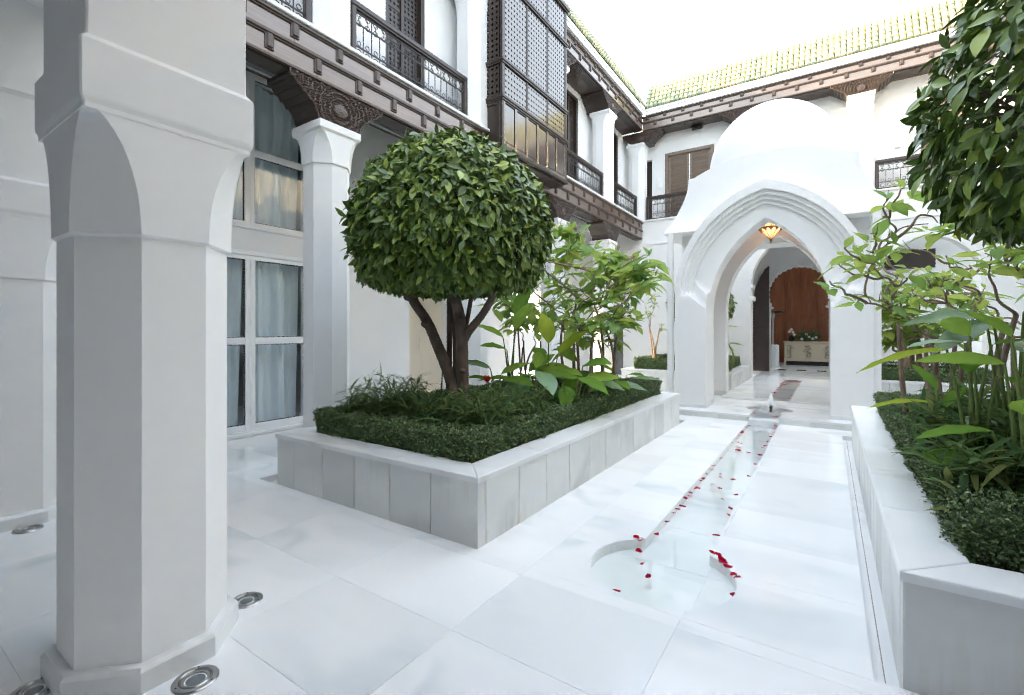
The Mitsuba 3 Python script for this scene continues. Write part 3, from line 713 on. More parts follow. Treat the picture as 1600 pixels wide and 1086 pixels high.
# right wing (only its far end and its light reach the picture) and the near wing behind the camera
WR = Frame('W', 3.2)
rw = thing('riad_wing', 'white riad wing opposite the lattice oriel, right of the garden', 'building')
put('gallery_wall', WR.box(-3.3, 15.4, -2.0, -1.77, 0, 5.05), 'm_plaster', rw)
put('gallery_ceiling', WR.box(-3.3, 14.8, -1.77, -.27, 5.02, 5.06), 'm_darkwood', rw)
put('upper_wall', WR.box(-3.3, 15.4, -.95, -.66, 4.955, 8.2), 'm_plaster', rw)
put('ledge', WR.box(-3.3, 14.78, -.7, .05, 4.905, 4.953), 'm_plaster', rw)
put('fascia', cat_m([WR.box(-3.3, 14.78, -.26, 0, 4.36, 4.9), WR.box(-3.3, 14.78, -.66, 0, 7.82, 8.26)]), 'm_board', rw)
put('cornice', WR.box(-3.3, 14.66, -.4, .12, 8.25, 8.44), 'm_plaster', rw)
put('tile_roof', WR.mesh(loft([np.array([(s, .12, 8.44), (s, -.5, 8.44), (s, -.5, 9.3), (s, -.34, 9.3)]) for s in (-1.6, 14.66)])), 'm_blackmarble', rw)
for y in CY:
    c = WR.pt(y, -.27, 0)
    put('pillar', cat_m([prism8(c[0], c[1], .255, 0, 3.46), capital_loft(c[0], c[1], .27, 3.45, 3.93)]), 'm_plaster', rw)
    put('upper_pillar', prism8(c[0], c[1], .265, 4.955, 7.82), 'm_plaster', rw)
    put('bracket', WR.box(y - .45, y + .45, -.5, 0, 3.93, 4.36), 'm_darkwood', rw)
WN = Frame('N', 1.22)
nw = thing('riad_wing', 'white riad wing over the arcade with the foreground pillar', 'building')
GX = -1.5
put('beam', WN.box(-6.7, GX, -.66, -.0, 3.88, 4.36), 'm_plaster', nw)
put('gallery_ceiling', WN.box(-6.7, 5.2, -4.3, -.80, 4.30, 4.36), 'm_wood', nw)
put('gallery_wall', WN.box(-6.9, 5.2, -3.6, -3.4, 0, 4.30), 'm_room', nw)
put('upper_wall', WN.box(-7.0, 5.4, -4.6, -4.3, 0, 8.25), 'm_plaster', nw)
put('cornice', WN.box(-7.0, 5.4, -4.6, -4.2, 8.25, 8.44), 'm_plaster', nw)
# ---------------------------------------------------------------- domed kiosk
KX = -0.88
kiosk = thing('domed_kiosk', 'white domed kiosk with a stepped pointed arch over the rill, hanging lamp inside', 'kiosk')
KF = Frame('S', 8.75)
inner = pointed(KX, .905, 0, 1.78, 3.36)
def arch_path(h, zs, za, nj=30, na=64):
    """left foot, up the jamb, over the apex, down the right jamb"""
    q = np.array(pointed(KX, h, .1, zs, za, na).exterior.coords)[:-1]
    L = [(KX - h, .1 + (zs - .1) * k / nj) for k in range(nj)] + [tuple(x) for x in q[1:na + 2]]
    return np.array(L + [(2 * KX - x, z) for x, z in L[-2::-1]])
prof_ = [(1.43, 2.1, 3.94, -.75), (1.43, 2.1, 3.94, 0), (1.335, 2.1, 3.79, 0), (1.335, 2.1, 3.79, -.06), (1.28, 2.08, 3.72, -.06), (1.28, 2.08, 3.72, -.12), (1.225, 2.06, 3.655, -.12), (1.225, 2.06, 3.655, -.18), (1.17, 2.04, 3.59, -.18), (1.17, 2.04, 3.59, -.24), (.905, 1.78, 3.36, -.24), (.905, 1.78, 3.36, -.7)]
rows_ = []
for h, zs, za, o in prof_:
    pth = arch_path(h, zs, za)
    f = np.clip((pth[:, 1] - 2.08) / .07, 0, 1); f = f * f * (3 - 2 * f)
    oo = np.full(len(pth), o) if o < -.5 else o * f
    rows_.append(np.column_stack([pth[:, 0], 8.72 - oo, pth[:, 1]]))
strips = []
half_ = len(rows_[0]) // 2
for r0_, r1_ in zip(rows_[:-1], rows_[1:]):
    for sl in (slice(0, half_ + 1), slice(half_, None)):
        A_, B_ = r0_[sl], r1_[sl]; k_ = len(A_)
        i_ = np.arange(k_ - 1)
        F_ = np.vstack([np.stack([i_, i_ + 1, k_ + i_ + 1], 1), np.stack([i_, k_ + i_ + 1, k_ + i_], 1)])
        m_ = trimesh.Trimesh(np.vstack([A_, B_]), F_, process=False)
        m_.update_faces(m_.area_faces > 1e-9); strips.append(m_)
put('front_arch', cat_m(strips), 'm_plaster', kiosk, smooth=True)
put('front_pier', cat_m([box(KX - 1.428, KX - .907, 8.76, 9.33, .1, 1.7), box(KX + .907, KX + 1.428, 8.76, 9.33, .1, 1.7)]), 'm_plaster', kiosk)
YR = 10.95
RF = Frame('S', YR)
rear = sg.box(KX - 1.42, .1, KX + 1.42, 3.6).difference(pointed(KX, .90, 0, 1.9, 3.36))
put('rear_arch', RF.plate(rear, 0, .95 * .35), 'm_plaster', kiosk)
side = sg.box(9.2, .1, 10.62, 3.6).difference(pointed(9.91, .42, 0, 1.7, 2.6))
for plane in (KX - 1.42, KX + 1.16):
    SFk = Frame('E', plane)
    put('side_arch', SFk.plate(side, 0, .26), 'm_plaster', kiosk)
for x0, x1 in ((-2.47, -2.375), (.545, .645)):
    put('corner_post', box(x0, x1, 8.80, 8.92, .1, 3.26, .008), 'm_plaster', kiosk)
    put('corner_post', box(x0, x1, 11.2, 11.32, .1, 3.26, .008), 'm_plaster', kiosk)
for x0_, x1_, y0_, y1_ in ((KX - 1.45, KX - .895, 8.70, 9.33), (KX + .895, KX + 1.45, 8.70, 9.33), (KX - 1.44, KX - .895, 10.59, 10.98), (KX + .895, KX + 1.44, 10.59, 10.98)):
    put('skirting', box(x0_, x1_, y0_, y1_, .1, .16 if y0_ < 9 else .2, .008), 'm_coping', kiosk)
def rsq(hx, y0, y1, z, r):
    g = sg.box(KX - hx + r, y0 + r, KX + hx - r, y1 - r).buffer(r, 6) if r > .001 else sg.box(KX - hx, y0, KX + hx, y1)
    c = np.array(g.exterior.coords)[:-1]
    return c, z
secs = []
for hx, y0, y1, z in ((1.66, 8.82, 11.6, 3.235), (1.655, 8.83, 11.6, 3.27), (1.575, 8.95, 11.55, 3.42), (1.47, 9.015, 11.5, 3.62), (1.375, 9.045, 11.45, 3.82), (1.305, 9.054, 11.43, 4.02), (1.285, 9.057, 11.42, 4.14), (1.28, 9.06, 11.41, 4.25)):
    g = sg.box(KX - hx + .03, y0 + .03, KX + hx - .03, y1 - .03).buffer(.03, 3)
    c = np.array(g.exterior.coords)[:-1]
    secs.append(np.column_stack([c, np.full(len(c), z)]))
def seg_top(c, half, z0, zt, n=20):
    t = np.linspace(-1, 1, n)
    return sg.Polygon([(c - half, z0 - .1)] + [(c + half * a, z0 + (zt - z0) * (1 - abs(a) ** 2.2)) for a in t] + [(c + half, z0 - .1)])
solid = loft(secs); solid.merge_vertices(); solid.fix_normals()
gabs = [Frame('S', 9.06).plate(seg_top(KX, 1.2, 4.24, 4.52), -2.34, 0), Frame('E', KX - 1.278).plate(seg_top(10.235, 1.1, 4.24, 4.50), 0.0, 2.556)]
for g in gabs: g.merge_vertices(); g.fix_normals()
cutters = [KF.plate(pointed(KX, 1.385, 2.1, 2.1, 3.87), -.75, 1.0)]
room_ = box(KX - 1.17, KX + 1.17, 9.3, 10.96, 3.0, 3.62)
cutters.append(room_)
for g in cutters: g.merge_vertices(); g.fix_normals()
try:
    solid = trimesh.boolean.union([solid] + gabs, engine='manifold')
    solid = trimesh.boolean.difference([solid] + cutters, engine='manifold')
except Exception as e:
    print('boolean failed', e)
put('roof', solid, 'm_plaster', kiosk, smooth=28)
prof = [(1.12, 4.2)] + [(1.12 * math.cos(a), 4.54 + 1.22 * math.sin(a)) for a in np.linspace(0, PI / 2 - .001, 26)]
put('dome', lathe(prof, KX, 10.24, 72), 'm_plaster', kiosk, smooth=True)

# hanging lamp
lamp = thing('hanging_lamp', 'brass and alabaster lamp hanging under the kiosk arch', 'lamp')
LX, LY = -.90, 10.05
shade = lathe([(.262, 3.50), (.205, 3.375), (.20, 3.37), (.16, 3.345), (.09, 3.245), (.012, 3.16)], LX, LY, 12)
put('shade', shade, 'm_alabaster', lamp)
fr_ = [torus((LX, LY, 3.505), .27, .016, 'z', 28, 6), torus((LX, LY, 3.45), .272, .012, 'z', 28, 6), torus((LX, LY, 3.372), .205, .014, 'z', 24, 6)]
for k in range(12):
    a = 2 * PI * k / 12 + .1
    c, s = math.cos(a), math.sin(a)
    fr_.append(tube([(LX + .265 * c, LY + .265 * s, 3.505), (LX + .207 * c, LY + .207 * s, 3.372)], .006, 5))
    fr_.append(tube([(LX + .205 * c, LY + .205 * s, 3.372), (LX + .09 * c, LY + .09 * s, 3.245), (LX + .01 * c, LY + .01 * s, 3.155)], .006, 5))
    fr_.append(trimesh.Trimesh([(LX + .215 * math.cos(a - .24), LY + .215 * math.sin(a - .24), 3.37), (LX + .215 * math.cos(a + .24), LY + .215 * math.sin(a + .24), 3.37), (LX + .165 * c, LY + .165 * s, 3.305)], [[0, 1, 2]], process=False))
    fr_.append(box(LX + .272 * c - .012, LX + .272 * c + .012, LY + .272 * s - .012, LY + .272 * s + .012, 3.44, 3.52))
put('frame', cat_m(fr_), 'm_brass', lamp)
put('finial', lathe([(.0, 3.165), (.02, 3.15), (.024, 3.135), (.008, 3.12), (.006, 3.09), (0, 3.08)], LX, LY, 10), 'm_brass', lamp)
put('chain', cat_m([tube([(LX + .2 * math.cos(a), LY + .2 * math.sin(a), 3.5), (LX, LY, 3.57)], .005, 5) for a in (0.3, 2.4, 4.5)]), 'm_brass', lamp)
put('pendant_drop', cat_m([lathe([(0, 3.40), (.006, 3.39), (.012, 3.365), (0, 3.34)], LX + .285 * math.cos(a), LY + .285 * math.sin(a), 8) for a in np.arange(6) * PI / 3 + .2]), 'm_chrome', lamp)
bulb = trimesh.creation.icosphere(2, .07); bulb.apply_translation((LX, LY, 3.44))
k_ = put('bulb', bulb, 'm_frame', lamp, smooth=True)
scene[k_]['emitter'] = {'type': 'area', 'radiance': rgb(0.9, 0.6, 0.36)}

# fountain jet in the kiosk basin
jt = thing('fountain_jet', 'small bubbling white water jet in the round basin under the kiosk', 'fountain')
JX, JY = -.83, 9.25
put('nozzle', lathe([(0, .05), (.022, .05), (.022, .16), (.014, .175), (0, .175)], JX, JY, 14), 'm_iron', jt)
b = trimesh.creation.icosphere(4, 1.0); v = np.array(b.vertices)
w = .034 * (1.0 - .35 * v[:, 2]) * (1 + .5 * (mfbm(v * 3.5) - .5))
v2 = np.stack([JX + v[:, 0] * w, JY + v[:, 1] * w, .26 + v[:, 2] * .105 + .02 * (mfbm(v * 5 + 3) - .5)], 1)
put('water_column', (v2, b.faces), 'm_foam', jt, smooth=True)
drops = []
for k in range(26):
    a, r = rng.uniform(0, 2 * PI), rng.uniform(.03, .16)
    d = trimesh.creation.icosphere(1, float(rng.uniform(.004, .010))); d.apply_translation((JX + r * math.cos(a), JY + r * math.sin(a), .09 + float(rng.uniform(0, .22)) * (1 - r / .2))); drops.append(d)
put('droplets', cat_m(drops), 'm_foam', jt, smooth=True, kind='stuff')

# ---------------------------------------------------------------- planters
def planter(label, x0, x1, y0, y1, z0, h, seamx, seamy, faces):
    """Marble-clad planter; faces: which sides show panels."""
    t = thing('marble_planter', label, 'planter')
    zc = z0 + h
    th = .03
    put('core', cat_m([box(x0 + th, x0 + .2, y0 + th, y1 - th, z0 - .09, zc - .045), box(x1 - .2, x1 - th, y0 + th, y1 - th, z0 - .09, zc - .045), box(x0 + .2, x1 - .2, y0 + th, y0 + .2, z0 - .09, zc - .045), box(x0 + .2, x1 - .2, y1 - .2, y1 - th, z0 - .09, zc - .045)]), 'm_groove', t)
    sx, sy = [x0] + seamx + [x1], [y0] + seamy + [y1]
    g = .0030
    zp = zc - .043
    for a, b in zip(sx[:-1], sx[1:]):
        j = float(rng.uniform(-.0015, .0015))
        if 'S' in faces: put('panel', box(a + g, b - g, y0 + j, y0 + th, z0 - .085, zp, .002), 'm_clad', t)
        if 'N' in faces: put('panel', box(a + g, b - g, y1 - th, y1 + j, z0 - .085, zp, .002), 'm_clad', t)
    for a, b in zip(sy[:-1], sy[1:]):
        j = float(rng.uniform(-.0015, .0015))
        ya, yb = a + g, b - g
        if a == y0: ya = y0 + .004
        if 'E' in faces: put('panel', box(x1 - th, x1 + j, ya, yb, z0 - .085, zp, .002), 'm_clad', t)
        if 'W' in faces: put('panel', box(x0 + j, x0 + th, ya, yb, z0 - .085, zp, .002), 'm_clad', t)
    cw, ov, ct = .255, .012, .04
    def cop(poly):
        m = slab(poly, zc - ct, zc)
        lo = extr(poly.buffer(-.0), .0001)
        a = np.array(poly.exterior.coords)[:-1]
        if sg.LinearRing(a).is_ccw is False: a = a[::-1]
        ins = np.array(poly.buffer(-.008, join_style=2).exterior.coords)[:-1]
        if len(ins) == len(a):
            if sg.LinearRing(ins).is_ccw is False: ins = ins[::-1]
            k = np.argmin(np.linalg.norm(ins - a[0], axis=1)); ins = np.roll(ins, -k, axis=0)
            r = lambda c, z: np.column_stack([c, np.full(len(c), z)])
            return loft([r(a, zc - ct), r(a, zc - .009), r(ins * .3 + a * .7, zc - .003), r(ins, zc)])
        return m
    X0, X1, Y0, Y1 = x0 - ov, x1 + ov, y0 - ov, y1 + ov
    e = .001
    nseg = max(2, round((x1 - x0) / .85)); cs = np.linspace(X0, X1, nseg + 1)
    for k in range(nseg):
        a, b = cs[k] + e, cs[k + 1] - e
        ia, ib = (X0 + cw if k == 0 else a), (X1 - cw if k == nseg - 1 else b)
        put('coping', cop(sg.Polygon([(a, Y0), (b, Y0), (ib, Y0 + cw), (ia, Y0 + cw)])), 'm_coping', t)
        put('coping', cop(sg.Polygon([(ia, Y1 - cw), (ib, Y1 - cw), (b, Y1), (a, Y1)])), 'm_coping', t)
    nseg = max(2, round((y1 - y0) / .83)); cs = np.linspace(Y0, Y1, nseg + 1)
    for k in range(nseg):
        a, b = cs[k] + e, cs[k + 1] - e
        ia, ib = (Y0 + cw if k == 0 else a), (Y1 - cw if k == nseg - 1 else b)
        put('coping', cop(sg.Polygon([(X1, a), (X1, b), (X1 - cw, ib), (X1 - cw, ia)])), 'm_coping', t)
        put('coping', cop(sg.Polygon([(X0, a), (X0 + cw, ia), (X0 + cw, ib), (X0, b)])), 'm_coping', t)
    # soil with crumbs
    n = 40; gx, gy = np.meshgrid(np.linspace(x0 + .2, x1 - .2, n), np.linspace(y0 + .2, y1 - .2, 2 * n), indexing='ij')
    gz = zc - .10 + .05 * mfbm(np.stack([gx * 6, gy * 6, gx * 0], -1), 3)
    idx = np.arange(2 * n * n).reshape(n, 2 * n)
    q = np.stack([idx[:-1, :-1], idx[1:, :-1], idx[1:, 1:], idx[:-1, 1:]], -1).reshape(-1, 4)
    put('soil', (np.stack([gx.ravel(), gy.ravel(), gz.ravel()], 1), np.vstack([q[:, [0, 1, 2]], q[:, [0, 2, 3]]])), 'm_soil', t, smooth=True)
    return t
planter('long marble planter left of the rill, with the whole ball tree in it', -4.34, -1.935, 2.47, 7.56, 0, .48, [-4.06, -3.635, -3.21, -2.785, -2.36], [2.565] + [2.98 + .416 * k for k in range(11)], 'SE')
planter('long marble planter right of the rill, cut by the right edge of the photo', .25, 2.655, 2.47, 7.56, 0, .48, [.68, 1.105, 1.53, 1.955, 2.38], [2.565] + [2.98 + .416 * k for k in range(11)], 'SW')
planter('marble planter behind the kiosk, left of the arch', -4.34, -1.79, 11.4, 14.4, 0, .5, [-3.9, -3.5, -3.1, -2.7, -2.2], [11.9 + .42 * k for k in range(6)], 'SE')
planter('marble planter behind the kiosk, right of the arch', .08, 2.655, 11.4, 14.4, 0, .5, [.5, .95, 1.4, 1.85, 2.3], [11.9 + .42 * k for k in range(6)], 'SW')

# ---------------------------------------------------------------- lights set in the floor
def floor_light(label, x, y, r):
    t = thing('floor_light', label, 'floor light')
    put('rim', lathe([(r, -.01), (r, .002), (r * .94, .007), (r * .74, .008), (r * .68, .004), (r * .66, -.004)], x, y, 40), 'm_chrome', t, smooth=40)
    put('inner_ring', lathe([(r * .66, .001), (r * .60, .006), (r * .50, .005), (r * .46, -.002)], x, y, 36), 'm_chrome', t, smooth=40)
    put('lens', lathe([(r * .48, -.001), (r * .3, .001), (0, .002)], x, y, 28), 'm_lens', t, smooth=True)
    for k in range(3):
        a = .5 + k * 2 * PI / 3
        s = trimesh.creation.icosphere(1, .004); s.apply_translation((x + r * .84 * math.cos(a), y + r * .84 * math.sin(a), .007)); put('screw', s, 'm_iron', t)
floor_light('round steel floor light in front of the foreground pillar, nearest the bottom edge', -2.185, .895, .085)
floor_light('round steel floor light half hidden behind the foreground pillar foot', -2.60, 1.31, .08)
floor_light('round steel floor light at the foot of the pillar on the left edge', -4.86, .89, .085)
floor_light('round floor light cut by the bottom edge, left of the foreground pillar', -2.66, .505, .075)

# ---------------------------------------------------------------- rose petals
def petal_mesh(kind):
    g = np.random.default_rng(40 + kind)
    n, m = 7, 6
    v = []
    for i in range(n):
        t = i / (n - 1)
        w = .5 * math.sin(PI * min(1, .12 + .88 * t) ** .8) ** .7 if i < n - 1 else .12
        for j in range(m):
            s = j / (m - 1) * 2 - 1
            z = .22 * s * s * (.3 + t) + .28 * (t - .5) ** 2 + .05 * g.normal() * (abs(s) > .9)
            v.append((t - .5, s * w, z))
    v = np.array(v); idx = np.arange(n * m).reshape(n, m)
    q = np.stack([idx[:-1, :-1], idx[1:, :-1], idx[1:, 1:], idx[:-1, 1:]], -1).reshape(-1, 4)
    col = np.array([(.36, .004, .02), (.26, .004, .022), (.42, .012, .045)][kind])
    c = np.array([col * (.75 + .5 * (x + .5)) for x in v[:, 0]])
    return mikit.ply((v, np.vstack([q[:, [0, 1, 2]], q[:, [0, 2, 3]]])), 'm_petal', smooth=True, color=c)
PET = [petal_mesh(k) for k in range(3)]
def rot(ax, a): return trimesh.transformations.rotation_matrix(a, ax)
def petal(x, y, z, size, label, group):
    M = trimesh.transformations.translation_matrix((x, y, z)) @ rot([0, 0, 1], float(rng.uniform(0, 6.28))) @ rot([1, 0, 0], float(rng.normal(0, .22)) + (PI if rng.random() < .3 else 0)) @ np.diag([size, size * float(rng.uniform(.7, 1.0)), size * .45, 1])
    key = put_ply('rose_petal', PET[int(rng.integers(0, 3))], M)
    note(key, label, 'petal', group)
P1 = [(-1.04,8.32),(-0.68,8.26),(-1.05,7.57),(-1.03,7.44),(-1.05,7.24),(-1.04,7.05),(-1.05,6.74),(-1.0,6.82),(-0.96,6.77),(-0.94,6.49),(-0.92,6.32),(-0.8,6.28),(-0.66,7.73),(-0.66,7.57),(-0.67,7.06),(-0.67,6.75),(-0.69,6.64),(-0.67,6.27),(-1.03,5.84),(-1.04,5.48),(-1.03,5.3),(-1.04,5.11),(-1.03,4.93),(-1.04,4.85),(-0.92,5.2),(-0.9,5.08),(-0.92,4.79),(-0.84,4.71),(-0.78,5.05),(-0.69,4.63),(-0.77,4.42),(-0.67,4.22),(-0.66,4.07),(-0.67,5.78),(-0.67,5.26),(-1.03,4.63),(-1.02,4.57),(-0.67,3.63),(-1.03,3.41),(-1.03,3.66),(-1.03,3.86),(-1.05,3.07),(-0.97,2.91),(-0.89,2.78),(-0.99,2.53),(-1.03,4.07),(-1.0,4.05),(-1.03,3.98),(-1.04,4.45),(-1.0,4.61),(-1.02,4.33),(-1.04,4.27),(-1.02,8.1),(-1.04,7.9),(-.68,8.05),(-.67,7.4)]
for x, y in P1:
    petal(x, y, -.013 + float(rng.uniform(0, .005)), float(rng.uniform(.036, .056)) * (1.15 if y > 6 else .92), 'dark red rose petal floating along the near rill', 'rose petals floating in the near rill')
for x, y, z in ((-.635, 3.30, .004), (-.60, 3.275, .0), (-.565, 3.215, .006), (-.545, 3.175, .006), (-.515, 3.15, .008), (-.475, 3.07, .004), (-.45, 3.05, .002), (-.44, 2.84, -.006), (-1.12, 3.24, .008), (-1.09, 3.225, -.004)):
    petal(x, y, z, float(rng.uniform(.042, .062)), 'bright red rose petal caught on the rim of the near round basin', 'rose petals on the rim of the near basin')
P2 = [(-0.78,8.93),(-0.68,8.96),(-1.03,8.79),(-1.02,8.62),(-.69,8.55),(-.72,8.5),(-1.04,8.47)]
for x, y in P2: petal(x, y, .092, .05, 'red rose petal beside the step where the rill leaves the kiosk', 'rose petals at the kiosk step')
P3 = [(-1.0+.04*k, 14.5) for k in range(11)] + [(-.97,14.1),(-.96,13.7),(-.97,13.35),(-.9,13.35),(-.85,13.36),(-.96,13.1),(-.97,12.4),(-.96,11.6),(-.97,11.4),(-.95,11.3),(-.96,10.8),(-.61,14.3),(-.61,13.9),(-.6,13.4),(-.61,12.9),(-.6,11.2),(-.63,10.6),(-.96,12.0),(-.96,12.8)]
for x, y in P3: petal(x, y, .138, .075, 'dark red rose petal lining the far rill behind the kiosk', 'rose petals lining the far rill')

# ---------------------------------------------------------------- things in the hall
ch = thing('console_chest', 'cream console chest with faded painted ornament in the far hall', 'chest')
cx0, cx1, cy0, cy1 = -1.42, .12, 20.9, 21.5
put('body', box(cx0, cx1, cy0, cy1, .30, 1.0, .01), 'm_cream', ch)
put('top', box(cx0 - .04, cx1 + .04, cy0 - .04, cy1, 1.0, 1.05, .01), 'm_cream', ch)
put('plinth', box(cx0 + .05, cx1 - .05, cy0 + .05, cy1, .148, .30), 'm_black', ch)
put('leg', box(cx0, cx0 + .06, cy0, cy0 + .06, .148, .302, .005), 'm_cream', ch); put('leg', box(cx1 - .06, cx1, cy0, cy0 + .06, .148, .302, .005), 'm_cream', ch)
for a, b in ((cx0 + .05, -.66), (-.64, cx1 - .05)):
    put('door', box(a, b, cy0 - .012, cy0 + .01, .36, .95, .006), 'm_cream', ch)
orn = []
for c in (cx0 + .16, -.65, cx1 - .16):
    for k in range(60):
        x, z = c + float(rng.normal(0, .055)), .42 + .48 * float(rng.random())
        orn.append(box(x - .012, x + .012, cy0 - .0135, cy0 - .0115, z - .02, z + .02))
put('painted_ornament', cat_m(orn), 'm_greywood', ch, kind='stuff')
ht = thing('patio_heater', 'slim white patio heater with cylindrical base beside the hall doorway', 'heater')
hx, hy = -1.66, 19.2
put('base', lathe([(0, .148), (.24, .148), (.24, .19), (.195, .21), (.195, .93), (.17, .96), (0, .96)], hx, hy, 32), 'm_whitemetal', ht, smooth=35)
put('pole', tube([(hx, hy, .95), (hx, hy, 1.95)], .028, 12), 'm_chrome', ht, smooth=True)
put('burner', lathe([(0, 1.9), (.06, 1.9), (.075, 2.05), (.06, 2.1), (0, 2.1)], hx, hy, 20), 'm_chrome', ht, smooth=35)
put('reflector', lathe([(0, 2.16), (.12, 2.15), (.34, 2.10), (.34, 2.09), (.10, 2.12), (0, 2.12)], hx + .12, hy, 28), 'm_iron', ht, smooth=35)
# ---------------------------------------------------------------- vegetation
def leaf_template(stations, widths, fold=.25, droop=.15, wave=0.0, cols=3, curl=0.0):
    v, f = [], []
    for t, w in zip(stations, widths):
        for j in range(cols):
            s = j / (cols - 1) * 2 - 1
            z = abs(s) * w * fold - droop * t * t + wave * math.sin(t * 17 + (3 if s > 0 else 0)) * abs(s) - curl * s * s * w
            v.append((t, s * w, z))
    n = len(stations); idx = np.arange(n * cols).reshape(n, cols)
    q = np.stack([idx[:-1, :-1], idx[1:, :-1], idx[1:, 1:], idx[:-1, 1:]], -1).reshape(-1, 4)
    return np.array(v, float), np.vstack([q[:, [0, 1, 2]], q[:, [0, 2, 3]]])
OVAL = leaf_template([0, .12, .35, .6, .85, 1], [.01, .10, .21, .205, .10, .004], .3, .14)
SOFT = leaf_template([0, .12, .3, .5, .7, .88, 1], [.01, .09, .19, .225, .17, .07, .003], .2, .22, .008)
BROAD = leaf_template([0, .08, .2, .35, .5, .65, .8, .92, 1], [.012, .07, .15, .19, .195, .175, .12, .05, .002], .16, .25, .012, 5)
STRAP = leaf_template([0, .25, .5, .75, 1], [.02, .055, .062, .045, .003], .2, .55)
TINY = (np.array([(0, 0, 0), (.5, .3, .08), (.5, -.3, .08), (1, 0, 0)], float), np.array([[0, 2, 1], [2, 3, 1]]))

def frames(d, nrm):
    d = d / (np.linalg.norm(d, axis=1, keepdims=True) + 1e-9)
    z = nrm - d * (nrm * d).sum(1, keepdims=True); z /= np.linalg.norm(z, axis=1, keepdims=True) + 1e-9
    y = np.cross(z, d)
    return np.stack([d, y, z], 1)      # rows: local axes in the world
def scatter(tmpl, pos, d, nrm, L, W, col):
    v, f = tmpl; n = len(pos); R = frames(d, nrm)
    loc = np.stack([v[None, :, 0] * L[:, None], v[None, :, 1] * W[:, None], v[None, :, 2] * L[:, None]], -1)
    V = pos[:, None] + loc @ R
    F = f[None] + (np.arange(n) * len(v))[:, None, None]
    C = np.repeat(col[:, None], len(v), 1)
    return V.reshape(-1, 3), F.reshape(-1, 3), C.reshape(-1, 3)
def put_leaves(name, parts, mat_, parent, **kw):
    V, F, C, o = [], [], [], 0
    for v, f, c in parts: V.append(v); F.append(f + o); C.append(c); o += len(v)
    return put(name, (np.vstack(V), np.vstack(F)), mat_, parent, smooth=True, color=np.vstack(C), **kw)
LP = {}
def leaf_ply(tmpl_name, tmpl, color, mat_):
    k = (tmpl_name, tuple(np.round(color, 3)), mat_)
    if k not in LP:
        v, f = tmpl
        c = np.tile(color, (len(v), 1)) * (1 + .12 * (1 - np.abs(v[:, 1:2]) / .2))
        LP[k] = mikit.ply((v, f), mat_, smooth=True, color=c)
    return LP[k]
def leaf_part(parent, tmpl_name, tmpl, pos, d, nrm, L, W, color, mat_, name='leaf', **kw):
    R = frames(np.array([d], float), np.array([nrm], float))[0]
    M = np.eye(4); M[:3, 0] = R[0] * L; M[:3, 1] = R[1] * W; M[:3, 2] = R[2] * L; M[:3, 3] = pos
    return put_ply(name, leaf_ply(tmpl_name, tmpl, color, mat_), M, parent, **kw)
def unit(n, r):
    v = r.normal(size=(n, 3)); return v / np.linalg.norm(v, axis=1, keepdims=True)

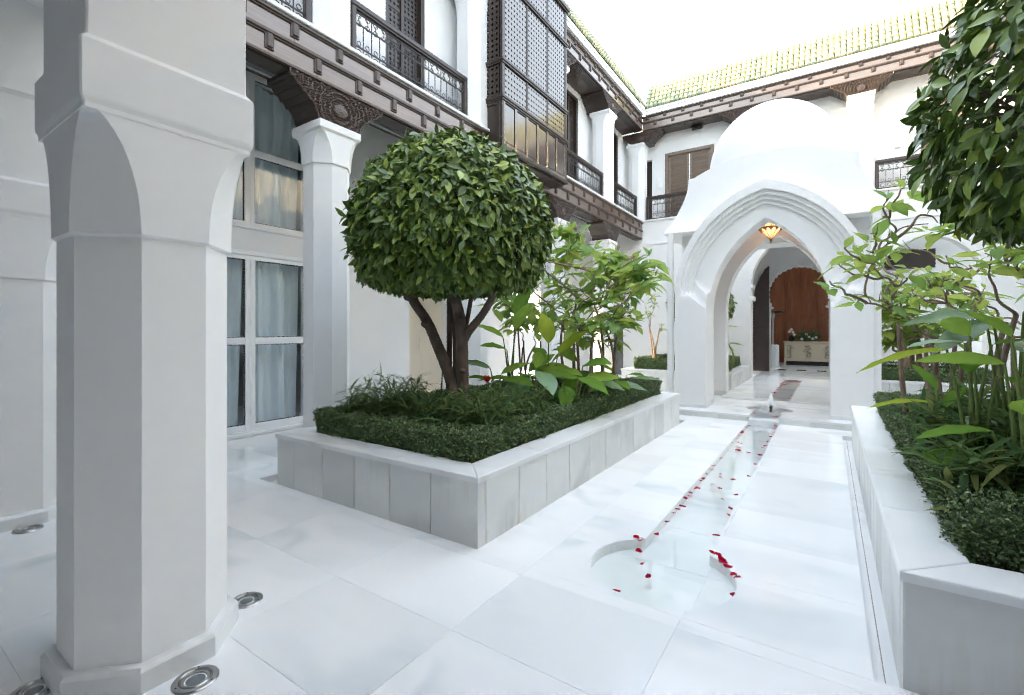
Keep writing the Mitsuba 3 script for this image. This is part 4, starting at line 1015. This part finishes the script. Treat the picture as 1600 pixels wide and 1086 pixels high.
DARK = np.array([(.086, .146, .028), (.112, .180, .034), (.070, .124, .030), (.155, .225, .040), (.26, .33, .055)])
def ball_tree(label, cx, cy, zc, rh, rv_top, rv_bot, trunks, seed, n=7500, parts=True, leafL=.125, group=None, gap=.0, thick=.78):
    r = np.random.default_rng(seed)
    t = thing('ball_tree', label, 'tree', group)
    put('trunk', cat_m([tube(p, [q * thick for q in rad], 10, 24) for p, rad in trunks]), 'm_bark', t, smooth=True)
    u = unit(n, r)
    u[:, 2] = np.where(u[:, 2] < -.55, -.55 - (np.abs(u[:, 2]) - .55) * .25, u[:, 2])
    depth = 1 + (r.random(n) < .02) * r.uniform(.02, .09, n) - np.abs(r.normal(0, .075, n)) - (r.random(n) < .16) * r.uniform(.05, .5, n)
    lump = 1 + .05 * (mfbm(u * 3.2 + seed) - .5) + .07 * (mfbm(u * 9 + seed) - .5)
    pos = np.stack([u[:, 0] * rh, u[:, 1] * rh, np.where(u[:, 2] > 0, u[:, 2] * rv_top, u[:, 2] * rv_bot / .66)], 1) * (depth * lump)[:, None] + [cx, cy, zc]
    if gap:
        keep = (mfbm(pos * 3.1 + 7) > gap) ; pos, u = pos[keep], u[keep]; n = len(pos)
    down = np.array([0, 0, -1.0])
    tang = r.normal(size=(n, 3)); tang -= u * (tang * u).sum(1, keepdims=True)
    d = tang * .55 + down * (.55 + .5 * r.random((n, 1))) + u * (.35 + .5 * r.random((n, 1)))
    up_ = np.clip(u[:, 2:3], 0, 1); d += up_ * (tang * .9 + np.array([0, 0, .7]))
    nrm = u + r.normal(0, .38, (n, 3)) + [0, 0, .35]
    L = leafL * r.uniform(.55, 1.35, n); W = L * r.uniform(.82, 1.15, n)
    ci = np.minimum(r.integers(0, 4, n), 3); young = (r.random(n) < .06 + .16 * np.clip(u[:, 2], 0, 1)); ci[young] = 4
    jit = r.uniform(.8, 1.2, (n, 1))
    col = DARK[ci] * jit
    if parts:
        cam = np.array([0, 0, 1.45]); dist = np.linalg.norm(pos - cam, axis=1)
        facing = ((cam - pos) * u).sum(1) / dist
        score = L / dist * (facing > -.05) * (depth[:n] > .93 if not gap else 1)
        top = np.argsort(-score)[:296]
        for i in top:
            leaf_part(t, 'oval', OVAL, pos[i], d[i], nrm[i], float(L[i]), float(W[i]), DARK[ci[i]], 'm_leaf')
        m = np.ones(n, bool); m[top] = False
    else: m = np.ones(n, bool)
    put_leaves('crown', [scatter(OVAL, pos[m], d[m], nrm[m], L[m], W[m], col[m])], 'm_leaf', t, kind='stuff')
    # twigs inside the crown
    tw_ = []
    for k in range(46):
        q = unit(1, r)[0]; q[2] = abs(q[2]) * .8
        s = np.array([cx + .3 * q[0] * rh, cy + .3 * q[1] * rh, zc - rv_bot * .6]); e = np.array([cx + q[0] * rh * .93, cy + q[1] * rh * .93, zc + q[2] * rv_top * .9 - .1])
        tw_.append(tube([s, (s + e) / 2 + r.normal(0, .06, 3), e], [.022, .012, .004], 5, 8))
    put('branches', cat_m(tw_), 'm_bark', t, smooth=True)
    return t
g_ = lambda *p: list(p)
LT = [([(-2.97, 3.52, .34), (-2.97, 3.54, .70), (-2.965, 3.55, 1.0), (-2.97, 3.55, 1.28), (-3.0, 3.55, 1.58), (-3.12, 3.55, 1.87), (-3.24, 3.55, 2.03), (-3.41, 3.55, 2.23)], [.105, .088, .08, .076, .072, .066, .058, .04]),
      ([(-2.98, 3.49, .34), (-2.99, 3.5, .69), (-3.06, 3.5, .95), (-3.26, 3.5, 1.33), (-3.44, 3.5, 1.61), (-3.60, 3.5, 1.80), (-3.55, 3.5, 2.05), (-3.5, 3.5, 2.3)], [.10, .088, .078, .07, .066, .066, .052, .04]),
      ([(-2.97, 3.56, 1.30), (-2.93, 3.57, 1.41), (-2.8, 3.58, 1.55), (-2.67, 3.58, 1.7), (-2.58, 3.58, 1.87), (-2.5, 3.58, 2.15)], [.05, .056, .05, .046, .04, .03]),
      ([(-2.985, 3.6, 1.42), (-2.95, 3.65, 1.72), (-2.91, 3.65, 1.94), (-2.88, 3.65, 2.2)], [.03, .028, .026, .02]),
      ([(-3.18, 3.72, .4), (-3.28, 3.75, .63), (-3.31, 3.75, 1.13), (-3.31, 3.75, 1.79), (-3.33, 3.75, 2.2)], [.05, .043, .04, .036, .03]),
      ([(-3.14, 3.72, .4), (-3.22, 3.75, .63), (-3.23, 3.75, 1.16), (-3.25, 3.75, 1.76), (-3.22, 3.75, 2.2)], [.04, .034, .03, .028, .02])]
knots = [(-3.37, 3.46, 1.52, .05), (-3.63, 3.47, 1.80, .05), (-3.2, 3.46, 1.26, .045), (-2.92, 3.50, 1.55, .035), (-2.92, 3.49, 1.07, .03)]
kn = []
for x, y, z, s in knots:
    b = trimesh.creation.icosphere(2, s); b.apply_scale([1, 1, .8]); b.apply_translation((x, y, z)); kn.append(b)
tree = ball_tree('clipped ball tree on dark bare trunks in the left planter, seen whole', -3.13, 3.58, 2.44, .97, .90, .58, LT, 21, 13000, leafL=.101)
put('knot', cat_m(kn), 'm_bark', tree, smooth=True)
RT = [([(1.4, 3.6, .34), (1.36, 3.6, 1.0), (1.32, 3.55, 1.6), (1.2, 3.5, 2.3)], [.1, .085, .07, .05]), ([(1.42, 3.6, .34), (1.5, 3.65, 1.0), (1.7, 3.7, 1.7), (1.85, 3.7, 2.3)], [.09, .08, .065, .05]), ([(1.2, 3.5, 2.2), (1.0, 3.45, 2.45), (.75, 3.4, 2.65)], [.04, .03, .015])]
ball_tree('clipped ball tree over the right planter, cut by the top right corner', 1.57, 3.72, 2.66, 1.10, 1.02, .64, RT, 33, 8000, leafL=.125, gap=.33)
ball_tree('small far ball tree seen through the kiosk beyond its left pillar', -2.8, 13.0, 2.15, .80, .55, .42, [([(-2.8, 13, .4), (-2.78, 13, 1.2), (-2.82, 13, 2.0)], [.07, .06, .04])], 44, 1500, parts=False, leafL=.13)

# clipped hedges along the copings
HCOL = np.array([(.078, .125, .046), (.104, .160, .056), (.058, .096, .042), (.17, .225, .078), (.122, .172, .080)])
def hedge(label, x0, x1, y0, y1, z0, z1, w, dens, seed, fr=0.0, size=.023, sides='SENW'):
    r = np.random.default_rng(seed)
    t = thing('box_hedge', label, 'hedge')
    runs = {'S': (x0, x1, y0 + fr, y0 + fr + w), 'N': (x0, x1, y1 - w, y1), 'E': (x1 - w, x1, y0 + fr, y1), 'W': (x0, x0 + w, y0 + fr, y1)}
    P, N = [], []
    core = []
    for k in sides:
        a, b, c, d = runs[k]
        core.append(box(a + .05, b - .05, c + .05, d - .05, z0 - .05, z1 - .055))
        lx, ly, lz = b - a, d - c, z1 - z0
        for ax, area in (('t', lx * ly), ('x0', ly * lz), ('x1', ly * lz), ('y0', lx * lz), ('y1', lx * lz)):
            n = int(area * dens); q = r.random((n, 3))
            p = np.column_stack([a + q[:, 0] * lx, c + q[:, 1] * ly, z0 + q[:, 2] * lz]); nn = np.zeros((n, 3))
            if ax == 't': p[:, 2] = z1; nn[:, 2] = 1
            elif ax[0] == 'x': p[:, 0] = a if ax[1] == '0' else b; nn[:, 0] = -1 if ax[1] == '0' else 1
            else: p[:, 1] = c if ax[1] == '0' else d; nn[:, 1] = -1 if ax[1] == '0' else 1
            P.append(p); N.append(nn)
    P, N = np.vstack(P), np.vstack(N); n = len(P)
    up_ = (P[:, 2] - z0) / (z1 - z0)
    off = .11 * (mfbm(P * 6 + seed) - .5) + .045 * (mfbm(P * 23 + seed) - .5) - np.abs(r.normal(0, .016, n)) + (r.random(n) < .03) * r.uniform(0, .035, n)
    thin = r.random(n) < np.clip(.62 + 1.0 * up_, 0, 1) * np.where(mfbm(P * 7 + 3 + seed) < .38, .35, 1)
    P = P + N * off[:, None]; P[:, 2] += .03 * (mfbm(P * [2, 2, 0] + 9) - .5)
    P, N = P[thin], N[thin]; n = len(P)
    d = N * .7 + r.normal(0, .7, (n, 3)) + [0, 0, .45]
    nr = N + r.normal(0, .6, (n, 3)) + [0, 0, .5]
    L = size * r.uniform(.65, 1.25, n)
    col = HCOL[r.integers(0, 5, n)] * r.uniform(.75, 1.25, (n, 1)) * (1 + 1.2 * (r.random((n, 1)) < .035))
    put_leaves('leaves', [scatter(TINY, P, d, nr, L, L * 1.0, col)], 'm_leaf', t, kind='stuff')
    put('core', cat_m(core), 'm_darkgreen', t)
    st = []
    for _ in range(150):
        k = r.integers(0, n); p = P[k]
        st.append(tube([[p[0] - N[k][0] * .07, p[1] - N[k][1] * .07, z0 - .08], [p[0] - N[k][0] * .02, p[1] - N[k][1] * .02, p[2]]], .004, 4))
    put('twigs', cat_m(st), 'm_bark', t, kind='stuff')
    return t
hedge('low clipped box hedge around the left planter', -4.10, -2.17, 2.71, 7.32, .44, .685, .27, 8200, 3)
hedge('low clipped box hedge along the right planter, close to the camera', .49, 2.42, 2.72, 7.32, .43, .69, .27, 8200, 4, fr=.07)
hedge('low box hedge of the planter behind the kiosk, left of the arch', -4.1, -2.03, 11.65, 14.15, .46, .75, .28, 3000, 5, size=.035)
hedge('low box hedge of the planter behind the kiosk, right of the arch', .32, 2.42, 11.65, 14.15, .46, .72, .28, 2500, 6, size=.035)

# narrow-leaved clumps
NCOL = np.array([(.11, .19, .07), (.14, .23, .085), (.18, .26, .11), (.085, .15, .065), (.21, .24, .085)])
def clump(label, x, y, z, h, stems, seed, lean=.5, L0=.175, wid=.085, group=None):
    r = np.random.default_rng(seed)
    t = thing('willow_leaved_plant', label, 'plant', group)
    tubes, parts = [], []
    for s in range(stems):
        a = r.uniform(0, 2 * PI); k = r.uniform(.15, 1) * lean * h; hh = h * r.uniform(.6, 1.05)
        p0 = np.array([x + r.normal(0, .035), y + r.normal(0, .035), z - .06]); p1 = p0 + [k * .35 * math.cos(a), k * .35 * math.sin(a), hh * .62]; p2 = p0 + [k * math.cos(a), k * math.sin(a), hh]
        tubes.append(tube([p0, p1, p2], [.005, .004, .002], 5, 7))
        m = int(16 + 10 * r.random()); tt = r.uniform(.22, 1, m)
        pos = ((1 - tt) ** 2)[:, None] * p0 + (2 * tt * (1 - tt))[:, None] * p1 + (tt ** 2)[:, None] * p2
        az = r.uniform(0, 2 * PI, m); el = r.uniform(.05, 1.15, m)
        d = np.stack([np.cos(az) * np.cos(el), np.sin(az) * np.cos(el), np.sin(el)], 1)
        nr = np.tile([0, 0, 1.0], (m, 1)) + r.normal(0, .3, (m, 3))
        L = L0 * r.uniform(.6, 1.2, m)
        parts.append(scatter(STRAP, pos, d, nr, L, L * (wid / .06) * .5, NCOL[r.integers(0, 5, m)] * r.uniform(.8, 1.25, (m, 1))))
    put('stems', cat_m(tubes), 'm_greenstem', t, smooth=True)
    put_leaves('foliage', parts, 'm_softleaf', t, kind='stuff')
    return t
LC = [(-3.93, 3.02, .42), (-3.72, 3.06, .50), (-3.47, 3.06, .56), (-3.27, 3.12, .56), (-3.02, 3.10, .40), (-2.82, 3.14, .44), (-2.62, 3.2, .50), (-2.45, 3.12, .40), (-2.50, 3.5, .50), (-2.42, 3.82, .48), (-2.72, 3.4, .46), (-3.25, 3.32, .44), (-3.6, 3.4, .5), (-2.55, 4.1, .46), (-2.45, 4.5, .4), (-2.78, 3.75, .42), (-2.4, 3.3, .42), (-3.1, 3.3, .38)]
for k, (x, y, h) in enumerate(LC):
    clump('narrow-leaved green clump behind the left hedge, in front of the ball tree trunks', x, y, .42, h * 1.15, 15, 100 + k, group='narrow-leaved clumps in the left planter')
RCp = [(.80, 3.55, .34), (.83, 3.82, .40), (.80, 4.1, .36), (.93, 4.05, .44), (.82, 4.42, .36), (.98, 4.35, .44), (.85, 4.75, .34), (1.05, 4.7, .42), (.88, 5.1, .36), (1.1, 5.05, .40), (.83, 5.5, .32), (.78, 3.3, .32)]
for k, (x, y, h) in enumerate(RCp):
    clump('strap-leaved green clump behind the right hedge', x, y, .42, h * 1.5, 16, 140 + k, lean=.7, L0=.2, wid=.16, group='strap-leaved clumps in the right planter')

# tall shrubs with leaf rosettes
SCOL = np.array([(.30, .42, .10), (.36, .47, .12), (.23, .36, .09), (.42, .50, .12), (.26, .40, .15)])
def shrub(label, bases, tips, seed, mat_bark, size=.2, extra=10, zsoil=.42, rad=.02, per=(6, 10), cap=290, group=None, more=0):
    r = np.random.default_rng(seed)
    t = thing('rosette_shrub', label, 'shrub', group)
    tips = [np.array(q, float) for q in tips]
    tips = tips + [q + np.array([r.normal(0, .16), r.normal(0, .16), r.uniform(-.3, .1)]) for q in tips for _ in range(more)]
    stems, joints = [], []
    for b in bases:
        b = np.array([b[0], b[1], zsoil - .05]); near = min(tips, key=lambda q: np.hypot(*(q[:2] - b[:2])) + .1 * r.random())
        e = near * .75 + b * .25 + np.array([r.normal(0, .08), r.normal(0, .08), 0]); e[2] = zsoil + (near[2] - zsoil) * .62
        m = (b + e) / 2 + r.normal(0, .07, 3); m[2] = (b[2] + e[2]) / 2
        pth = [b, m, e]; stems.append(tube(pth, [rad * 1.25, rad, rad * .7], 7, 14))
        for s in np.linspace(.35, 1, 6): joints.append((1 - s) ** 2 * b + 2 * s * (1 - s) * m + s * s * e)
    J = np.array(joints)
    todo = list(range(len(tips)))
    while todo:
        D = np.array([[np.linalg.norm(J - tips[i], axis=1) + np.where(J[:, 2] > tips[i][2] - .10, 9, 0)] for i in todo])[:, 0]
        w = int(np.argmin(D.min(1))); i = todo.pop(w); q = tips[i]; j = J[int(np.argmin(D[w]))]
        ln = np.linalg.norm(q - j)
        mid = (j + q) / 2 + r.normal(0, .11, 3) * ln; mid[2] += .10 * ln; mid[:2] += (q - j)[:2] * .12
        k0 = rad * (.30 + .34 * min(1, ln / .6))
        pth = np.array([(1 - s) ** 2 * j + 2 * s * (1 - s) * (2 * mid - (j + q) / 2) + s * s * q for s in np.linspace(0, 1, 7)])
        pth[1:-1] += r.normal(0, .012, (5, 3))
        stems.append(tube(pth, np.linspace(k0, rad * .2, 7), 6, 14))
        J = np.vstack([J, pth[2:6]])
        for _ in range(int(r.integers(0, 2))):
            p = pth[int(r.integers(1, 6))]; stems.append(tube([p, p + np.array([r.normal(0, .05), r.normal(0, .05), r.uniform(.03, .09)])], [rad * .22, rad * .1], 5))
    put('stems', cat_m(stems), mat_bark, t, smooth=True)
    cnt, rest = 0, []
    for q in tips:
        n = int(r.integers(*per)); a0_ = r.uniform(0, 6.28)
        for k in range(n):
            a = a0_ + 2 * PI * k / n + r.normal(0, .25); el = r.uniform(-.55, .35) if k < n - 2 else r.uniform(.5, 1.1)
            d = np.array([math.cos(a) * math.cos(el), math.sin(a) * math.cos(el), math.sin(el)])
            L = size * r.uniform(.6, 1.2) * (.6 if el > .5 else 1)
            pos = q + d * .02 - np.array([0, 0, r.uniform(0, .10)])
            nr = np.array([0, 0, 1.0]) + r.normal(0, .25, 3) + .5 * np.array([math.cos(a), math.sin(a), 0]) * (el < 0)
            c = SCOL[int(r.integers(0, 5))]
            if cnt < cap: leaf_part(t, 'soft', SOFT, pos, d, nr, float(L), float(L * r.uniform(.85, 1.2)), c, 'm_softleaf'); cnt += 1
            else: rest.append((pos, d, nr, L, L, c))
    if rest:
        A = [np.array([x[i] for x in rest]) for i in range(6)]
        put_leaves('foliage', [scatter(SOFT, A[0], A[1], A[2], A[3].astype(float), A[4].astype(float), A[5])], 'm_softleaf', t, kind='stuff')
    return t
TL = [(-2.77, 5.53, 2.78), (-3.03, 5.96, 2.55), (-2.4, 5.72, 2.46), (-2.35, 6.05, 2.54), (-2.19, 6.08, 2.44), (-1.68, 5.29, 2.3), (-1.77, 5.22, 2.21), (-2.82, 6.37, 2.21), (-2.42, 5.56, 1.83), (-2.67, 5.53, 1.84), (-3.46, 6.59, 1.92), (-3.28, 5.86, 1.79), (-2.15, 5.41, 1.89), (-2.32, 6.09, 1.64), (-2.31, 6.42, 1.78), (-3.01, 6.24, 2.77), (-2.48, 6.14, 2.21), (-3.15, 5.29, 2.47), (-3.39, 6.26, 2.19), (-2.45, 5.24, 1.58), (-3.36, 6.41, 1.52), (-2.05, 5.75, 2.35), (-2.6, 6.5, 2.4), (-2.0, 6.3, 2.15)]
shrub('tall pale green shrub with bare stems in the left planter, right of the ball tree', [(-2.75, 5.6), (-2.6, 5.75), (-2.85, 5.9), (-2.5, 5.95), (-2.65, 6.1), (-2.95, 6.05), (-2.55, 5.5), (-2.8, 6.2), (-2.45, 6.2)], TL, 7, 'm_palebark', .255, more=3, per=(7, 11))
TL2 = [(-3.68, 6.37, 2.37), (-3.94, 5.87, 2.04), (-4.11, 6.09, 1.82), (-3.75, 5.93, 1.85), (-4.05, 6.03, 2.03), (-4.0, 5.62, 2.27), (-3.6, 5.6, 1.7), (-3.85, 6.3, 1.7), (-3.7, 5.3, 1.95), (-3.95, 6.4, 2.2)]
shrub('thin leafy shrub directly behind the trunks of the left ball tree', [(-3.7, 6.0), (-3.8, 5.8), (-3.6, 5.9), (-3.9, 6.1), (-3.75, 6.2)], TL2, 8, 'm_palebark', .25, rad=.016, more=2)
TR = [(.19, 4.6, 2.06), (.37, 4.4, 2.46), (.42, 4.6, 2.14), (.56, 5.2, 1.98), (.36, 5.0, 2.08), (.66, 5.0, 2.31), (.85, 5.5, 2.1), (1.03, 5.6, 1.99), (.2, 5.0, 1.76), (.39, 4.6, 2.36), (.79, 6.0, 2.05), (.1, 4.4, 2.09), (.26, 4.5, 2.19), (.7, 6.0, 1.87), (.91, 6.2, 1.81), (1.19, 6.0, 1.84), (.5, 5.6, 2.2)]
shrub('knotty pale-barked shrub with sparse leaves in the right planter, nearest the kiosk', [(.70, 5.2), (.84, 5.3), (.78, 5.7), (.92, 5.6), (.62, 5.5), (.98, 5.3)], TR, 9, 'm_palebark', .19, rad=.021, per=(4, 7), more=1)
TR2 = [(1.3, 5.6, 2.0), (1.5, 6.0, 1.9), (1.18, 5.2, 2.28), (1.06, 5.0, 2.11), (.85, 5.0, 2.28), (1.4, 5.3, 2.2), (1.6, 5.7, 1.75), (1.25, 6.1, 1.6)]
shrub('pale-barked shrub with forked trunks below the right ball tree', [(1.06, 5.2), (1.2, 5.35), (1.3, 5.6)], TR2, 10, 'm_palebark', .2, rad=.024, per=(4, 7), more=1)
TR4 = [(1.0 + .28 * (k % 5) + .1 * math.sin(k * 5), 12.2 + .5 * (k % 3), 1.5 + .32 * (k % 4)) for k in range(22)]
shrub('dense pale green shrub in the planter behind the kiosk, right of the arch', [(1.2, 12.4), (1.5, 12.6), (1.8, 12.5), (1.4, 12.9), (1.3, 12.2)], TR4, 12, 'm_palebark', .34, rad=.05, per=(8, 12), cap=250, more=2)
TL3 = [(-3.9, 12.0, 2.5), (-3.75, 12.2, 2.2), (-3.85, 11.9, 1.9), (-3.6, 12.3, 1.6), (-4.0, 12.4, 2.0), (-3.7, 11.9, 2.35)]
shrub('thin shrub in the planter behind the kiosk, left of the arch', [(-3.75, 12.1), (-3.7, 12.0), (-3.8, 12.2), (-3.65, 12.2)], TL3, 13, 'm_palebark', .2, rad=.02, per=(5, 8))
shrub('young spindly plant standing in the far planter seen through the kiosk', [(-1.98, 11.95), (-2.02, 12.0)], [(-2.0, 11.95, 1.25), (-2.05, 12.0, 1.6)], 15, 'm_greenstem', .34, rad=.02, per=(4, 6))

# broad-leaved plants
BCOL = {'d': np.array((.085, .17, .045)), 'b': np.array((.12, .22, .105)), 'y': np.array((.38, .46, .06)), 'g': np.array((.17, .31, .055)), 'l': np.array((.27, .41, .07)), 'r': np.array((.16, .06, .04))}
def broad_plant(label, x, y, z, leaves, seed, group=None, tilt=.55):
    """leaves: (azimuth deg, height of the blade's foot, reach of the stalk, length, width factor, elevation deg, colour)"""
    r = np.random.default_rng(seed)
    t = thing('broad_leaved_plant', label, 'plant', group)
    for az, hz, reach, L, wf, el, c in leaves:
        a = math.radians(az); p0 = np.array([x + r.normal(0, .03), y + r.normal(0, .03), z - .06])
        p1 = np.array([x + reach * math.cos(a), y + reach * math.sin(a), z + hz])
        mid = (p0 * .45 + p1 * .55); mid[:2] -= (p1 - p0)[:2] * .22
        put('stalk', tube([p0, mid, p1], [.014, .011, .006], 7, 10), 'm_greenstem', t, smooth=True)
        e = math.radians(el); d = np.array([math.cos(a) * math.cos(e), math.sin(a) * math.cos(e), math.sin(e)])
        nr = np.array([-math.sin(e) * math.cos(a), -math.sin(e) * math.sin(a), math.cos(e)]) + r.normal(0, .18, 3)
        tc = np.array([0, 0, 1.45]) - p1; nr = nr / np.linalg.norm(nr) + tilt * tc / np.linalg.norm(tc)
        lk = leaf_part(t, 'broad', BROAD, p1, d, nr, L, L * wf, BCOL[c], 'm_softleaf' if c in 'ylg' else 'm_leaf')
        if c == 'r': note(lk, 'withered brown leaf')
    return t
broad_plant('leafy canna with upright leaves between the left ball tree and the shrub', -3.25, 4.85, .42, [(200, .95, .12, .42, 1.0, 35, 'l'), (330, 1.05, .1, .46, 1.1, 55, 'l'), (80, 1.2, .05, .5, 1.1, 65, 'g'), (260, .8, .1, .4, 1.0, 20, 'g')], 51)
broad_plant('yellowing broad-leaved plant at the middle of the left planter', -2.78, 4.95, .42, [(-70, .88, .08, .46, 1.15, 62, 'y'), (20, .75, .1, .46, 1.1, 50, 'y'), (150, .7, .1, .38, 1.0, 30, 'g'), (-20, .55, .12, .4, 1.1, 10, 'l')], 52)
broad_plant('dark blue-green plant with large drooping leaves over the left hedge', -2.66, 4.42, .42, [(-95, .55, .10, .46, 1.25, -28, 'b'), (-40, .60, .12, .48, 1.2, -10, 'b'), (-150, .50, .1, .40, 1.1, -22, 'b'), (40, .55, .1, .42, 1.1, 5, 'g'), (-60, .42, .16, .34, 1.2, -35, 'd'), (110, .62, .05, .36, 1, 40, 'l')], 53)
broad_plant('green plant with arching leaves right of the drooping dark one', -2.40, 4.75, .42, [(-70, .42, .1, .40, 1.15, -15, 'g'), (-20, .52, .12, .44, 1.1, -5, 'g'), (30, .48, .14, .42, 1.1, 15, 'l'), (-110, .36, .1, .36, 1.2, -30, 'd')], 54)
broad_plant('canna with horizontal leaves and a red flower right of the tree trunks', -3.0, 4.15, .42, [(185, .50, .1, .46, .9, 8, 'g'), (200, .62, .06, .40, .9, 22, 'd'), (-10, .52, .12, .42, .9, 5, 'g'), (-75, .40, .08, .38, .95, -5, 'd'), (60, .55, .06, .4, .9, 30, 'l')], 55)
fl_ = []
r_ = np.random.default_rng(5)
for k in range(7):
    a = k * .9; d = np.array([math.cos(a) * .7, math.sin(a) * .7, .8 + .2 * (k % 2)])
    fl_.append(scatter(SOFT, np.array([[-3.02, 4.02, .90]]), np.array([d]), np.array([[math.cos(a), math.sin(a), -.4]]), np.array([.085]), np.array([.11]), np.array([(.62, .06, .03)])))
put_leaves('flower', fl_, 'm_petal', 'broad_leaved_plant_004')
put('stalk', tube([(-3.0, 4.13, .4), (-3.01, 4.05, .7), (-3.02, 4.02, .9)], [.009, .008, .006], 6, 8), 'm_greenstem', 'broad_leaved_plant_004', smooth=True)
broad_plant('broad-leaved green plant in front of the shrub stems in the left planter', -2.50, 5.15, .42, [(-80, .50, .12, .46, 1.2, -12, 'g'), (-130, .58, .1, .44, 1.2, 8, 'l'), (-30, .62, .1, .46, 1.15, 18, 'g'), (20, .45, .14, .42, 1.1, -5, 'd'), (160, .66, .06, .4, 1.1, 38, 'l'), (-100, .34, .16, .38, 1.25, -35, 'b')], 58)
broad_plant('bushy broad-leaved plant low behind the middle of the left hedge', -2.95, 4.62, .42, [(-95, .36, .12, .42, 1.2, -8, 'g'), (-160, .46, .12, .44, 1.15, 10, 'g'), (-50, .50, .08, .40, 1.2, 22, 'l'), (170, .32, .16, .40, 1.1, -12, 'd'), (60, .55, .08, .42, 1.1, 40, 'g')], 59)
broad_plant('dark low broad-leaved plant near the kiosk end of the left hedge', -2.38, 5.75, .42, [(-90, .30, .12, .40, 1.2, -5, 'd'), (-40, .38, .12, .42, 1.1, 8, 'g'), (-150, .42, .1, .40, 1.1, 18, 'd'), (30, .34, .14, .38, 1.1, 0, 'b')], 60)
broad_plant('short plant with two folded leaves left of the tree trunks', -3.42, 3.75, .42, [(100, .62, .02, .26, 1.0, 62, 'l'), (10, .46, .06, .24, 1.0, 48, 'g')], 56)
broad_plant('plant with thin arching leaves at the far end of the left planter', -2.45, 6.5, .42, [(-90, .35, .1, .42, .6, 25, 'd'), (-40, .4, .1, .45, .6, 15, 'g'), (10, .35, .12, .42, .6, 10, 'd'), (180, .42, .1, .45, .5, 30, 'l')], 57)
broad_plant('canna at the kiosk end of the right planter with a long leaf reaching left', .70, 3.75, .42, [(172, .92, .12, .46, .55, -8, 'y'), (205, .96, .05, .30, .9, 8, 'b'), (20, .95, .08, .36, 1.0, 14, 'g'), (255, .84, .06, .30, .85, 8, 'g'), (320, .78, .1, .32, .9, -10, 'g'), (110, 1.0, .04, .34, .9, 30, 'l')], 61, tilt=.12)
broad_plant('low canna with one yellow leaf over the right coping', .64, 4.3, .42, [(195, .54, .06, .36, .62, 4, 'y'), (60, .5, .05, .3, .8, 40, 'g'), (120, .62, .04, .28, .8, 50, 'g')], 62, tilt=.12)
broad_plant('large glossy broad-leaved plant at the right edge of the photo', .80, 3.42, .42, [(165, .86, .05, .36, 1.2, 12, 'l'), (60, .92, .06, .40, 1.2, 18, 'b'), (270, .62, .1, .36, 1.3, 35, 'l'), (205, .52, .12, .34, .8, 4, 'g'), (10, .8, .06, .40, 1.2, 0, 'g'), (120, 1.0, .04, .34, 1.1, 40, 'l')], 63, tilt=.3)
broad_plant('tall banana-like plant behind the right ball tree shade', .93, 4.2, .42, [(150, 1.12, .1, .50, .95, 6, 'd'), (30, 1.15, .1, .6, .8, 0, 'g'), (210, 1.1, .08, .4, 1.1, -20, 'd'), (280, .75, .1, .45, 1.0, -12, 'r')], 64)
broad_plant('low plant with heart-shaped leaves at the right edge of the hedge', .82, 3.6, .42, [(180, .30, .1, .28, 1.4, 10, 'g'), (120, .42, .06, .26, 1.4, 35, 'd'), (250, .24, .1, .28, 1.4, -5, 'd'), (30, .4, .05, .3, 1.3, 20, 'g')], 65)

# flowers on the chest
fp = thing('flower_arrangement', 'low arrangement of white flowers and dark leaves on the cream chest', 'flowers')
r_ = np.random.default_rng(71)
n = 160; az = r_.uniform(0, 2 * PI, n); el = r_.uniform(.1, 1.4, n)
pos = np.stack([-.66 + r_.normal(0, .16, n), 21.15 + r_.normal(0, .08, n), 1.06 + np.abs(r_.normal(0, .08, n))], 1)
put_leaves('foliage', [scatter(STRAP, pos, np.stack([np.cos(az) * np.cos(el), np.sin(az) * np.cos(el), np.sin(el)], 1), r_.normal(size=(n, 3)), r_.uniform(.2, .46, n), r_.uniform(.2, .4, n), NCOL[r_.integers(0, 4, n)] * .7)], 'm_leaf', fp, kind='stuff')
for x, z in ((-.85, 1.14), (-.62, 1.22), (-.5, 1.16), (-.7, 1.32), (-.4, 1.2)):
    b = trimesh.creation.icosphere(2, .05); b.vertices *= (1 + .25 * (mfbm(np.array(b.vertices) * 40) - .5))[:, None]; b.apply_translation((x, 20.98, z)); put('blossom', b, 'm_frame', fp, smooth=True)
fv = thing('flower_vase', 'small dark vase with pale flowers at the left end of the cream chest', 'flowers')
put('vase', lathe([(0, 1.05), (.07, 1.05), (.10, 1.14), (.06, 1.24), (.075, 1.27), (0, 1.27)], -1.2, 21.1, 20), 'm_black', fv, smooth=35)
for x, z in ((-1.27, 1.42), (-1.14, 1.40), (-1.2, 1.5), (-1.1, 1.30)):
    b = trimesh.creation.icosphere(2, .05); b.vertices *= (1 + .25 * (mfbm(np.array(b.vertices) * 40) - .5))[:, None]; b.apply_translation((x, 21.05, z)); put('blossom', b, 'm_frame', fv, smooth=True)

# dry litter on the soil at the near right corner
n = 420; r_ = np.random.default_rng(81)
pos = np.stack([r_.uniform(.50, 1.3, n), r_.uniform(2.72, 2.86, n) + .3 * (r_.random(n) < .3) * r_.random(n), r_.uniform(.405, .425, n)], 1); az = r_.uniform(0, 6.28, n)
lt = put_leaves('leaf_litter', [scatter(TINY, pos, np.stack([np.cos(az), np.sin(az), r_.normal(0, .2, n)], 1), np.tile([0, 0, 1.], (n, 1)) + r_.normal(0, .4, (n, 3)), r_.uniform(.015, .04, n), r_.uniform(.012, .035, n), np.array([(.16, .10, .05), (.10, .065, .035), (.22, .16, .09)])[r_.integers(0, 3, n)])], 'm_leaf', None, kind='stuff')
note(lt, 'dry leaf litter on the dark soil in the near corner of the right planter', 'leaf litter')
